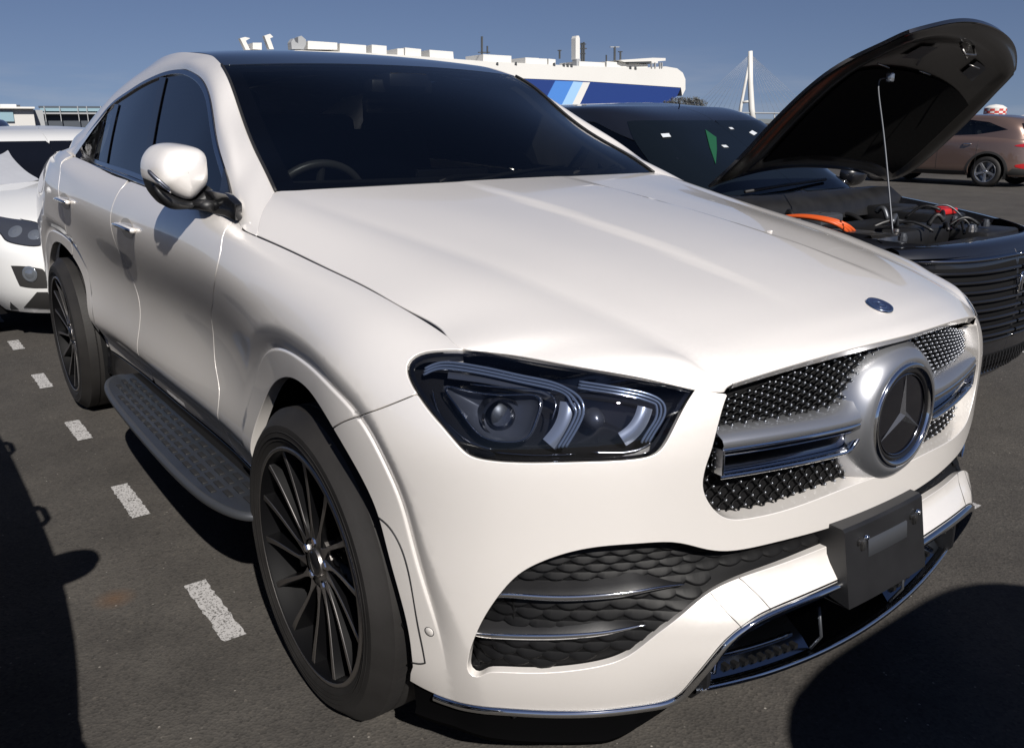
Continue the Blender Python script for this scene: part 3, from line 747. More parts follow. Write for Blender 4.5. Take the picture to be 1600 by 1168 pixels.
# ------------------------------------------------------------------ front details
def on(surf, p, d=0.0):
    """3D point where the line of sight through p meets the surface, d metres further in along the surface normal"""
    uv = surf.hit(CAM_C, ray(*p)); return surf.P(uv)[0]-surf.N(uv)[0]*d
def deep(surf, p, d):
    """same, but d metres further along the line of sight (for things inside the lamp)"""
    uv = surf.hit(CAM_C, ray(*p)); return surf.P(uv)[0]+ray(*p)*d
def both(fn):
    for sg in (1, -1): fn(sg)
# black shell behind the open panel gaps
b = MB()
# ---- headlamps
hl_uv = HL
lamp_lens = patch(BODY, hl_uv, h=.02, gap=.003, r=.002, depth=.010, off=-.001)
HLc = BODY.P(resample(HL, .012, True)); HLn = BODY.N(resample(HL, .012, True)); hc = HLc.mean(0)
inward = np.array([-.72, .62, -.10]); inward /= np.linalg.norm(inward)
for sg in (-1, 1):
    fl_ = np.array([1, -sg, 1.])
    L = empty('headlamp', parent=CAR)
    V, F, N = lamp_lens
    new_obj('lamp_cover', mesh_from('lamp_cover', V, F, N, mir=sg > 0), L, M['glass_lamp'])
    b = MB(); rings = []
    for f_, d in ((1.0, .004), (.99, .03), (.96, .06), (.86, .075), (.5, .080), (.02, .080)):
        rings.append((hc+(HLc-hc)*f_-HLn*.002+inward*d))
    G = np.array(rings); G = np.concatenate([G, G[:, :1]], 1)
    b.grid(G*fl_); b.build('lamp_housing', M['black_gloss'], L, smooth=True, angle=.6)
    # dark border printed on the inside of the cover
    q = resample(HL, .01, True); q = q if area2(q) > 0 else q[::-1]
    V, F, N = patch(BODY, q, [inset_loop(q, .012)], h=.02, gap=.003, r=.0004, depth=.001, off=-.006, bstep=.01)
    new_obj('cover_border', mesh_from('cover_border', V, F, N, mir=sg > 0), L, M['frit'])
    def gd(pts, d, r, name, mt, n=8, flat=None):
        P3 = smooth_open([deep(BODY, p, d if np.isscalar(d) else d[i]) for i, p in enumerate(pts)], 6)
        b = MB(); b.tube(P3*fl_, r, n, flat=flat); b.build(name, M[mt], L, smooth=True)
    g1 = [(664, 576), (686, 567), (720, 568), (770, 577), (820, 588), (862, 597), (888, 608), (906, 622), (912, 640), (906, 660), (895, 680), (884, 698)]
    for k, dd in enumerate((0, 6, 12)):
        pts = [(x-(dd if i > 6 else dd*.2), y+(dd*.8 if i <= 7 else dd*.1)) for i, (x, y) in enumerate(g1)]
        gd(pts, .030+.004*k, .0028, 'light_guide', 'lens_blue')
    g2 = [(905, 596), (950, 603), (1000, 612), (1024, 620), (1037, 631), (1038, 648), (1026, 670), (1014, 690)]
    for k, dd in enumerate((0, 6, 12)):
        pts = [(x-(dd if i > 3 else dd*.2), y+(dd*.8 if i <= 3 else dd*.1)) for i, (x, y) in enumerate(g2)]
        gd(pts, .030+.004*k, .0026, 'light_guide', 'lens_blue')
    # flat reflector band below the outer guide
    for pts, wd in (([(700, 584), (760, 592), (820, 604), (860, 614)], 7), ([(888, 628), (884, 652), (874, 674), (858, 694)], 13), ([(1008, 636), (1002, 654), (988, 674), (972, 686)], 12)):
        b = MB(); c = smooth_open(pts, 5); A1 = []
        for i, p in enumerate(c):
            t = c[min(i+1, len(c)-1)]-c[max(i-1, 0)]; t /= np.linalg.norm(t); n_ = np.array([-t[1], t[0]])
            A1.append([deep(BODY, p+n_*wd*s_, .046+.006*abs(s_))*fl_ for s_ in (-1, -.3, .4, 1)])
        b.grid(A1); b.build('reflector_band', M['lamp_leg' if wd > 8 else 'lamp_grey'], L, smooth=True)
    # projector in its bezel
    bz = [(697, 606), (740, 612), (800, 617), (842, 622), (838, 655), (822, 684), (790, 690), (755, 682), (732, 660), (712, 632)]
    c = smooth_closed(bz, (), 4); cc = c.mean(0)
    G = [[deep(BODY, cc+(p-cc)*s_, d)*fl_ for p in np.vstack([c, c[:1]])] for s_, d in ((1.06, .05), (1.0, .042), (.95, .05), (.80, .062), (.3, .075), (.02, .075))]
    b = MB(); b.grid(G); b.build('projector_bezel', M['lamp_grey'], L, smooth=True)
    gd(list(map(tuple, np.vstack([c, c[:1]]))), .041, .0016, 'bezel_edge', 'chrome_dark', 6)
    pc = deep(BODY, (785, 652), .066)*fl_; ax = np.array([.94, sg*.30, 0.02])
    b = MB(); b.lathe([(.001, .020), (.010, .018), (.018, .013), (.025, .004), (.027, -.004), (.029, -.02)], pc, ax, 32); b.build('projector_lens', M['glass_clear'], L, smooth=True)
    b = MB(); b.lathe([(.036, .002), (.040, -.002), (.040, -.03), (.035, -.03)], pc, ax, 32); b.build('projector_ring', M['black_gloss'], L, smooth=True, angle=.5)
    b = MB(); b.lathe([(.001, .004), (.022, .001), (.028, -.012)], pc-ax*.012, ax, 24); b.build('projector_shutter', M['anthracite'], L, smooth=True)
    pc = deep(BODY, (930, 655), .062)*fl_
    b = MB(); b.lathe([(.001, .016), (.012, .013), (.018, .002), (.020, -.012)], pc, ax, 24); b.build('projector_lens', M['lamp_grey'], L, smooth=True)
    for pts in ([(676, 610), (684, 640), (706, 668), (735, 690), (770, 702)], [(735, 600), (800, 606), (852, 612), (868, 628), (862, 655)], [(915, 610), (965, 616), (1000, 624)], [(770, 706), (840, 711), (900, 709)], [(925, 706), (990, 704), (1020, 690)]):
        gd(pts, .036, .0014, 'trim_line', 'chrome_dark', 6)

# ---- grille: dark diamond lattice with small bright pins
gl_top = PX([(1137.5, 614), (1146, 602), (1160, 592)])
g_half = np.vstack([grille_low[::-1], PX([(1150, 601), (1166, 590), (1200, 580), (1240, 570), (1280, 560), (1330, 547), (1380, 533), (1425, 519)])])
gr_poly = mirror_poly(g_half)
v0 = gr_poly[:, 1].min()-.02; v1 = gr_poly[:, 1].max()+.03
ubox = (gr_poly[:, 0].min()-.02, gr_poly[:, 0].max()+.02)
box_uv = np.array([(ubox[0], v0), (ubox[1], v0), (ubox[1], v1), (ubox[0], v1)])
fullb = np.vstack([np.linspace(box_uv[i], box_uv[(i+1) % 4], 20, endpoint=False) for i in range(4)])
gu = np.linspace(BODY.Lu*.36, BODY.Lu*.64, 500); gv_ = np.linspace(0, BODY.Lv, 120); _u, _v = np.meshgrid(gu, gv_, indexing='ij')
_q = np.stack([_u.ravel(), _v.ravel()], -1); gP = BODY.P(_q).reshape(500, 120, 3); gN = BODY.N(_q).reshape(500, 120, 3)
def bil(T, u, v):
    a = np.clip((u-gu[0])/(gu[1]-gu[0]), 0, 498.999); c = np.clip((v-gv_[0])/(gv_[1]-gv_[0]), 0, 118.999); i = a.astype(int); j = c.astype(int); a = (a-i)[:, None]; c = (c-j)[:, None]
    return T[i, j]*(1-a)*(1-c)+T[i+1, j]*a*(1-c)+T[i, j+1]*(1-a)*c+T[i+1, j+1]*a*c
def Bp(u, v, d): 
    uv = np.stack(np.broadcast_arrays(np.atleast_1d(u), np.atleast_1d(v)), -1).astype(float); d = np.broadcast_to(d, (len(uv),)); return bil(gP, uv[:, 0], uv[:, 1])-bil(gN, uv[:, 0], uv[:, 1])*d[:, None]
def _old(u, v, d):
    uv = np.stack(np.broadcast_arrays(np.atleast_1d(u), np.atleast_1d(v)), -1); d = np.broadcast_to(d, (len(uv),)); return BODY.P(uv)-BODY.N(uv)*d[:, None]
GRI = empty('grille', parent=CAR)
b = MB(); b.grid([[(.848-.36*abs(y)**2.1, y, .655), (.852-.36*abs(y)**2.1, y, .80), (.835-.36*abs(y)**2.1, y, .968-.24*y*y)] for y in np.linspace(-.56, .56, 29)]); b.build('grille_back', M['cavity'], GRI, smooth=True)
du, dv = .0305, .0165
b = MB(); bp_ = MB(); umid = BODY.Lu/2; ns = 0
octv = [(0, 0, 1.), (1, 0, 0), (0, 1, 0), (-1, 0, 0), (0, -1, 0)]
for j in range(int((v1-v0)/dv)+1):
    for i in range(-22, 23):
        u = umid+(i+(.5 if j % 2 else 0))*du; v = v0+j*dv
        if not inpoly(np.array([[u, v+.014]]), gr_poly)[0] or not inpoly(np.array([[u, v]]), gr_poly)[0]: continue
        uv = np.array([[u, v]]); p = bil(gP, uv[:, 0], uv[:, 1])[0]; n_ = bil(gN, uv[:, 0], uv[:, 1])[0]; e1 = np.cross([0, 0, 1.], n_); e1 /= np.linalg.norm(e1); e2 = np.cross(n_, e1)
        if p[2] > .968-.24*p[1]**2: continue
        if abs(p[1]) < .47 and .770 < p[2]-.008*abs(p[1]) < .852 or math.hypot(p[1], p[2]-.8135) < .14: continue
        p = p-n_*.033
        Vv = [p+n_*.0045]+[p+(math.cos(a)*e1+math.sin(a)*e2)*.0033+n_*.0015 for a in np.arange(6)*math.pi/3]+[p+(math.cos(a)*e1+math.sin(a)*e2)*.0036-n_*.004 for a in np.arange(6)*math.pi/3]
        bp_.add(Vv, [(0, 1+k, 1+(k+1) % 6) for k in range(6)]+[(1+k, 7+k, 7+(k+1) % 6, 1+(k+1) % 6) for k in range(6)])
        # scale shaped ridge joining the pins
        for s_ in (-1, 1):
            q0 = p-n_*.002; q1 = Bp(u+s_*du/2, v-dv, .036)[0]; mdp = (q0+q1)/2-n_*.004-e2*.001
            b.tube([q0, mdp, q1], (.0026, .0018, .0026), 5, cap=False)
b.build('grille_lattice', M.setdefault('lattice', mat('grille_black', (.003, .003, .0034), .5, 0, 0, .05, .2)), GRI, smooth=True)['kind'] = 'stuff'
bp_.build('grille_pins', M['pin'], GRI, smooth=True)['kind'] = 'stuff'
# ---- badge with silver collar and the two blades
SC = np.array([.903, 0, .8135]); ta = R_(6.0); AX = np.array([math.cos(ta), 0, math.sin(ta)*0.0+.03]); AX /= np.linalg.norm(AX)
BD = empty('badge_mount', parent=CAR)
b = MB(); b.lathe([(.170, -.075), (.163, -.050), (.152, -.030), (.140, -.014), (.128, -.004), (.118, 0.0), (.113, -.002), (.110, -.008)], SC, AX, 72); b.build('collar', M['silver'], BD, smooth=True)
b = MB(); b.lathe([(.1135, -.004), (.112, .003), (.107, .0045), (.101, .001), (.0985, -.006), (.099, -.012)], SC, AX, 72); b.build('chrome_ring', M['chrome'], BD, smooth=True)
b = MB(); b.lathe([(.0995, -.004), (.094, -.001), (.090, -.006)], SC, AX, 64); b.build('badge_border', M['black_gloss'], BD, smooth=True)
b = MB(); b.lathe([(.094, -.009), (.06, -.006), (.001, -.005)], SC, AX, 64); b.build('badge_glass', mat('badge_face', (.006, .006, .008), .04, 0, .4), BD, smooth=True)
ey = np.cross([0, 0, 1.], AX); ez = np.cross(AX, ey)
def fr(p, h): return SC+ey*p[0]+ez*p[1]+AX*h
star = []
for k in range(3):
    a = R_(90+120*k); star += [(.089*math.cos(a), .089*math.sin(a)), (.0125*math.cos(a+R_(60)), .0125*math.sin(a+R_(60)))]
b = MB(); c = [fr(p, -.0052) for p in star]+[fr((0, 0), .002)]
b.add(c, [(i, (i+1) % 6, 6) for i in range(6)]); b.build('star', mat('star_grey', (.20, .20, .21), .22, .8), BD)
b = MB(); b.lathe([(.090, -.0075), (.0885, -.0045), (.0865, -.0045), (.085, -.0065)], SC, AX, 64); b.build('star_circle', M['chrome_dark'], BD, smooth=True)
def blade(sg):
    """bar from the badge collar to the grille edge: satin top, chrome C with a dark slot"""
    ys = np.r_[np.linspace(.085, .2, 9), np.linspace(.23, .478, 9)]
    def front(y): return .878-.30*y**2+.006 if True else 0
    top = []; chrome_ = []; slot = []
    for y in ys:
        x = .893-.33*max(y-.05, 0)**1.75; z0 = .8135+.020*(1-y)*1.0; 
        rise = .060*math.exp(-((y-.085)/.055)**2)
        zt = .8500+rise+.010*y; zf = .8150+.008*y
        top.append([(x-.060, sg*y, zt+.004), (x-.045, sg*y, zt+.004), (x-.020, sg*y, zt-.003-rise*.15), (x-.003, sg*y, zf+.022), (x+.001, sg*y, zf+.012), (x-.001, sg*y, zf+.006)])
        if y >= .118:
            e_ = sstep(.118, .175, y)
            chrome_.append([(x-.001, sg*y, zf+.0055), (x+.002*e_, sg*y, zf+.002), (x, sg*y, zf-.003-.006*e_), (x-.010, sg*y, zf-.005-.007*e_), (x-.022, sg*y, zf-.005-.007*e_)])
    b = MB(); b.grid(top); b.build('blade_top', M['silver'], BD, smooth=True)
    b = MB(); b.grid(chrome_); b.build('chrome_strip', M['chrome'], BD, smooth=True)
    lo = []; dk = []
    for y in ys[ys >= .118]:
        x = .893-.33*max(y-.05, 0)**1.75; zf = .8150+.008*y; e_ = sstep(.118, .165, y)*(1); h_ = .040*e_+.004
        lo.append([(x-.020, sg*y, zf-.004-h_), (x-.004, sg*y, zf-.004-h_), (x+.001, sg*y, zf-.0075-h_), (x-.002, sg*y, zf-.013-h_), (x-.03, sg*y, zf-.016-h_)])
        dk.append([(x-.020, sg*y, zf-.004), (x-.022, sg*y, zf-.010-h_)])
    b = MB(); b.grid(lo); b.build('chrome_strip', M['chrome'], BD, smooth=True)
    b = MB(); b.grid(dk); b.build('slot_back', M['chrome_dark'], BD, smooth=True)
    b = MB(); y = .476; x = .893-.33*(y-.05)**1.75; b.box((x-.012, sg*y, .797), (.028, .006, .052)); b.build('blade_end', M['chrome'], BD, bevel=.002)
both(blade)
# ---- lower intake: scale pattern panel, blades
INT = empty('lower_intake', parent=CAR)
q = resample(INh, .02); lo_ = intake.min(0)-.02; hi_ = intake.max(0)+.02
bx = np.array([(lo_[0], lo_[1]), (hi_[0], lo_[1]), (hi_[0], hi_[1]), (lo_[0], hi_[1])]); bx = np.vstack([np.linspace(bx[i], bx[(i+1) % 4], 30, endpoint=False) for i in range(4)])
big = inset_loop(resample(intake if area2(intake) > 0 else intake[::-1], .02, True), -.012)
pb = resample(intake, .006, True)
ug = np.linspace(pb[:, 0].min(), pb[:, 0].max(), 160); vb_, vt_ = [], []
for u in ug:
    near = pb[np.abs(pb[:, 0]-u) < .012, 1]; vb_.append(near.min()); vt_.append(near.max())
vb_ = np.array(vb_); vt_ = np.array(vt_)
def dep(u, v):
    lo_v = np.interp(u, ug, vb_); hi_v = np.interp(u, ug, vt_); t = np.clip((v-lo_v)/np.maximum(hi_v-lo_v, .02), -.3, 1.1); return .017+.028*sstep(-.05, .75, t)
G_ = []
for k in range(160):
    vs_ = vb_[k]+(vt_[k]-vb_[k])*np.linspace(0, 1, 9); vs_[0] -= .004; vs_[-1] += .012
    G_.append(Bp(np.full(9, ug[k]), vs_, dep(ug[k], vs_)+.001))
b = MB(); b.grid(G_); b.build('intake_panel', M['scale'], INT, smooth=True)
b = MB(); du, dv = .050, .0160; j = 0; v = lo_[1]
while v < hi_[1]:
    for i in range(-40, 41):
        u = umid+(i+(.5 if j % 2 else 0))*du
        if not (np.interp(u, ug, vb_)+.004 < v < np.interp(u, ug, vt_)+.012): continue
        t = np.linspace(-1, 1, 7); c_ = np.cos(t*math.pi/2); uu = u+t*du*.52
        A0 = Bp(uu, v-.0062*c_+.003, dep(uu, v)-.0055*c_**.6); A1 = Bp(uu, v-.0062*c_+.006, dep(uu, v)-.0046*c_**.6)
        A2 = Bp(u+t*du*.50, v+.011+0*t, dep(uu, v+.011)+.001); A3 = Bp(uu, v-.0062*c_+.001, dep(uu, v)+.002)
        b.grid([A3, A0, A1, A2])
    v += dv; j += 1
b.build('intake_scales', M['scale'], INT, smooth=True)['kind'] = 'stuff'
up1 = [(770, 937), (783, 935), (830, 938), (873.7, 940), (916, 939), (980, 933), (1022.5, 925), (1073.5, 916)]
up2 = [(734, 994), (748, 997), (788.7, 1000), (852.5, 1001), (903.5, 999), (958.7, 992.4), (1009.7, 980)]
for line, dz in ((up1, 30), (up2, 27)):
    c = BODY.px(line); c3 = smooth_open(np.column_stack([BODY.P(c), ]), 5); nn = smooth_open(BODY.N(c), 5); n = len(c3); tt = np.linspace(0, 1, n)
    for sg in (-1, 1):
        fl_ = np.array([1, -sg, 1.])
        b = MB(); b.grid([[(p-n_*(.008+.004*s)+np.array([0, 0, z*w__]))*fl_ for z, s in ((.0030, 2.2), (.0085, .5), (.004, 0), (-.004, .3), (-.0075, 2.5))] for p, n_, w__ in zip(c3, nn, np.sin(np.pi*np.clip(tt*.86+.14, 0, 1))**.5)])
        b.build('blade_chrome', M['chrome'], INT, smooth=True)
        b = MB(); b.grid([[(p-n_*(.010+.034*s*(1-.7*sstep(.8, 1, t)))+np.array([0, 0, z*(.5+.7*t)*(1-sstep(.72, 1.02, t))]))*fl_ for z, s in ((-.012, .55), (-.006, .06), (.001, 0), (.006, .10), (.016, .5), (.026, .9))] for p, n_, t in zip(c3, nn, tt)])
        b.build('blade_wing', M['black_gloss' if False else 'black_matt'], INT, smooth=True)
for sg in (-1, 1):
    fl_ = np.array([1, -sg, 1.])
    p = BODY.P(BODY.px([(888, 1019)]))[0]; n_ = BODY.N(BODY.px([(888, 1019)]))[0]
    b = MB(); b.lathe([(.001, .002), (.0085, .001), (.0105, -.003), (.0105, -.02)], (p-n_*.026)*fl_, n_*fl_, 24); b.build('parking_sensor', M['black_gloss'], INT, smooth=True)
    p = BODY.P(BODY.px([(671, 986)]))[0]; n_ = BODY.N(BODY.px([(671, 986)]))[0]
    S_ = empty('bumper_sensor', parent=CAR)
    b = MB(); b.lathe([(.001, .0016), (.0085, .0014), (.0095, .0004)], p*fl_, n_*fl_, 24); b.build('sensor_face', M['pearl'], S_, smooth=True)
    b = MB(); b.lathe([(.0096, .0006), (.0112, .0006)], p*fl_, n_*fl_, 24); b.build('sensor_ring', M['seam'], S_)
    # gap line round the arch extension strip
    g = [on(BODY, q, -.0002) for q in ((592, 808), (608, 822), (625, 850), (640, 900), (652, 970), (660, 1010), (664.5, 1035), (656, 1036), (643, 1034))]
    b = MB(); b.tube(np.vstack([smooth_open(g[:7], 5), smooth_open(g[6:], 3)[1:]])*fl_, [.0016]*31+[.0030]*6 if False else .0019, 6); b.build('strip_gap', M['seam'], CAR, smooth=True)
# seams across the lower lip
for ln in ([(1110, 926), (1132, 952), (1160, 981)], [(1156, 903), (1185, 930), (1204, 951)]):
    for sg in (-1, 1):
        pp = smooth_open(np.array(ln, float), 12); b = MB(); b.tube(np.array([on(BODY, q, -.0002) for q in pp])*np.array([1, -sg, 1.]), .0008, 5); b.build('lip_seam', M['seam'], CAR)
# ---- chrome lip and splitter
cl = BODY.P(resample(lipline, .012)); cn = BODY.N(resample(lipline, .012))
clm = (cl*[1, -1, 1])[::-1]; cnm = (cn*[1, -1, 1])[::-1]
k0 = 5
CLa = np.vstack([cl, clm[1:]]); CNa = np.vstack([cn, cnm[1:]])
def sweep(P_, N_, prof, name, mt, parent=CAR):
    """prof: (outwards, along the panel downwards)"""
    T_ = np.gradient(P_, axis=0); T_ /= np.linalg.norm(T_, axis=1)[:, None]; D_ = np.cross(N_, T_); D_ *= np.sign(-D_[:, 2:3]+1e-9)
    # keep a steady side
    for i in range(1, len(D_)):
        if D_[i]@D_[i-1] < 0: D_[i] *= -1
    b = MB(); b.grid([[p+n_*o+d*s for o, s in prof] for p, n_, d in zip(P_, N_, D_)]); return b.build(name, M[mt], parent, smooth=True, angle=.9)
w0 = 5
sweep(CLa[w0:len(CLa)-w0], CNa[w0:len(CLa)-w0], [(-.006, .000), (.002, .000), (.007, .004), (.008, .012), (.003, .0175), (-.012, .018)], 'chrome_lip', 'chrome')
ys = np.linspace(-.50, .50, 53)
def spx(y): return .858-.20*y*y
def spz(y): return .072+.15*y*y
sp = []
for y in ys: sp.append([(spx(y)-.24, y, .235+spz(y)), (spx(y)-.03, y, .203+spz(y)), (spx(y), y, .205+spz(y)), (spx(y)+.006, y, .199+spz(y)), (spx(y)+.003, y, .190+spz(y)), (spx(y)-.03, y, .180+spz(y)), (spx(y)-.30, y, .175)])
b = MB(); b.grid(sp); b.build('splitter', M['dark_chrome'], CAR, smooth=True, angle=.9)
b = MB(); b.tube([(spx(y)+.004, y, .200+spz(y)) for y in np.linspace(-.49, .49, 51)], .0075, 8); b.build('splitter_chrome', M['chrome'], CAR, smooth=True)
b = MB(); b.grid([[(.60, y, .18), (.64, y, .34), (.76, y, .49)] for y in np.linspace(-.50, .50, 9)]); b.build('lower_backing', M['cavity'], CAR)
# black skirt that carries the splitter round the corners
for sg in (-1, 1):
    sel = [(p, n_) for p, n_ in zip(cl, cn) if p[2] < .37]; G_ = []
    for p, n_ in sel:
        o = np.array([n_[0], n_[1], 0]); o /= np.linalg.norm(o); q = np.array([p[0], p[1], 0])
        fz = 1-sstep(.50, .66, abs(p[1])); zz = lambda z: z+(p[2]-.012-z)*fz
        G_.append([p-o*.012, q-o*.018+[0, 0, zz(.200)], q-o*.012+[0, 0, zz(.188)], q-o*.022+[0, 0, zz(.172)], q-o*.25+[0, 0, .170]])
    b = MB(); b.grid(np.array(G_)*[1, -sg, 1]); b.build('bumper_skirt', M['skirt'], CAR, smooth=True, angle=.8)
# slotted grey panels inside the lower opening
for sg in (-1, 1):
    LO = empty('lower_trim', parent=CAR)
    b = MB(); b.grid([[(spx(y)-.012, sg*y, .206+spz(y)), (spx(y)-.03, sg*y, .225+spz(y)), (spx(y)-.085, sg*y, .262+spz(y)), (spx(y)-.10, sg*y, .300+spz(y))] for y in np.linspace(.16, .47, 12)]); b.build('trim_panel', M['dark_chrome'], LO, smooth=True, angle=.5)
    rim_ = [(spx(y)-.04, sg*y, .238+spz(y)) for y in np.linspace(.19, .41, 8)]
    b = MB(); b.tube(rim_+[(spx(.43)-.02, sg*.435, .215+spz(.43))], .006, 8); b.build('trim_rail', M['chrome_dark'], LO, smooth=True)
    b = MB()
    for y in np.linspace(.2, .40, 9): b.box((spx(y)-.024, sg*y, .221+spz(y)), (.018, .012, .010))
    b.build('trim_slots', M['cavity'], LO)['kind'] = 'stuff'
    # outer fin of the splitter
    b = MB(); b.prism([(.62, .25), (.79, .27), (.83, .32), (.83, .40), (.70, .40)], .478, .490, lambda p, h: np.array([p[0], sg*h, p[1]])); b.build('splitter_fin', M['black_matt'], CAR, bevel=.003)
    b = MB(); b.tube([(.86, sg*.17, .40), (.87, sg*.165, .33), (.845, sg*.16, .285)], .0035, 8); b.build('bracket_stay', M['anthracite'], LO, smooth=True)
# ---- licence plate bracket
LB = empty('plate_bracket', parent=CAR)
b = MB(); hw = .149; yc = -.052
def arc(y, x0): return x0-.012-.18*(y-yc)**2
yy = np.linspace(yc-hw, yc+hw, 11)
zt, zb = .613, .447
front = [[(arc(y, .962), y, zb), (arc(y, .932), y, zt-.006), (arc(y, .926), y, zt), (arc(y, .885)-.02, y, zt-.002+.004)] for y in yy]
b.grid(front); b.grid([[(arc(y, .86), y, zb+.0), (arc(y, .962), y, zb)] for y in yy])
for s_ in (-1, 1):
    y = yc+s_*hw; b.add([(arc(y, .962), y, zb), (arc(y, .932), y, zt-.006), (arc(y, .926), y, zt), (arc(y, .865), y, zt+.002), (.845, y, .52), (.84, y, zb+.02)], [(0, 1, 2, 3, 4, 5)])
b.build('bracket_body', M['black_matt'], LB, smooth=True, angle=.5)
b = MB(); b.grid([[(arc(y, .944), y, .535), (arc(y, .9455), y, .537), (arc(y, .941), y, .572), (arc(y, .938), y, .574)] for y in np.linspace(yc-.075, yc+.075, 9)]); b.build('plate_recess', M['anthracite'], LB, smooth=True)
for y in (yc-.10, yc+.10):
    b = MB(); b.box((arc(y, .940), y, .578), (.008, .022, .010)); b.box((arc(y, .943), y+.004, .570), (.008, .008, .022)); b.build('plate_clip', M['steel'], LB, bevel=.001)
    b = MB(); b.lathe([(.001, .008), (.005, .007), (.006, .001)], (arc(y, .938), y+.018, .582), (1, 0, 0), 12); b.build('screw', M['chrome'], LB, smooth=True)
# ---- hood emblem
e_uv = HOOD.px([(1377, 477)])[0]; ep = HOOD.P(e_uv)[0]; en = HOOD.N(e_uv)[0]; en = en if en[2] > 0 else -en; ep[1] = 0; en[1] = 0; en /= np.linalg.norm(en)
EM = empty('hood_emblem', parent=CAR)
b = MB(); b.lathe([(.001, .0030), (.022, .0030), (.024, .0042), (.0275, .0042), (.029, .001)], ep, en, 48); b.build('emblem_disc', mat('emblem_blue', (.05, .07, .16), .18, .6, .6), EM, smooth=True, angle=.5)
b = MB(); b.lathe([(.0235, .0030), (.0245, .0050), (.0278, .0046), (.0292, .001)], ep, en, 48); b.build('emblem_ring', M['chrome'], EM, smooth=True)
b = MB(); b.lathe([(.0125, .0030), (.0132, .0042), (.0148, .0042), (.0155, .0030)], ep, en, 40); b.build('emblem_inner_ring', M['chrome'], EM, smooth=True)
ex = np.cross([0, 1., 0], en); b = MB(); st = []
for k in range(3):
    a = R_(180+120*k); st += [(.0125*math.cos(a), .0125*math.sin(a)), (.0022*math.cos(a+R_(60)), .0022*math.sin(a+R_(60)))]
b.add([ep+ex*p[0]+np.array([0, p[1], 0])+en*.0032 for p in st]+[ep+en*.0055], [(i, (i+1) % 6, 6) for i in range(6)]); b.build('emblem_star', M['chrome'], EM)
# ---- washer jets, wipers
for sg in (1,):
    b = MB(); uv = HOOD.px([(1203, 362)])[0]; p = HOOD.P(uv)[0]; b.box(p*[1, sg, 1]+[0, 0, .0015], (.014, .010, .006)); b.build('washer_jet', M['pearl'], CAR, bevel=.003)
WI = [((-.46, -.30, 1.215), (-.56, .02, 1.238), (-.70, .44, 1.262)), ((-.46, .22, 1.215), (-.54, .42, 1.232), (-.66, .66, 1.252))]
for a, c, d in WI:
    W_ = empty('wiper', parent=CAR)
    b = MB(); b.tube(smooth_open([a, tuple(np.array(a)+[-.02, .05, .022]), c], 5), [.010]*6+[.007]*5, 8); b.build('wiper_arm', M['black_matt'], W_, smooth=True)
    t = np.array(d)-np.array(c); b = MB(); b.tube([np.array(c)-t*.8+[.006, 0, -.008], np.array(c)+[0, 0, .002], np.array(c)+t*.9+[0, 0, -.004]], [.004, .009, .004], 8, flat=.8); b.build('wiper_blade', M['seam'], W_, smooth=True)
b = MB(); b.grid([[(-.40+.00*y-.16*(y/.75)**2, y, 1.19), (-.52-.14*(y/.75)**2, y, 1.20), (-.60-.12*(y/.75)**2, y, 1.24)] for y in np.linspace(-.74, .74, 21)]); b.build('cowl', M['black_matt'], CAR, smooth=True)
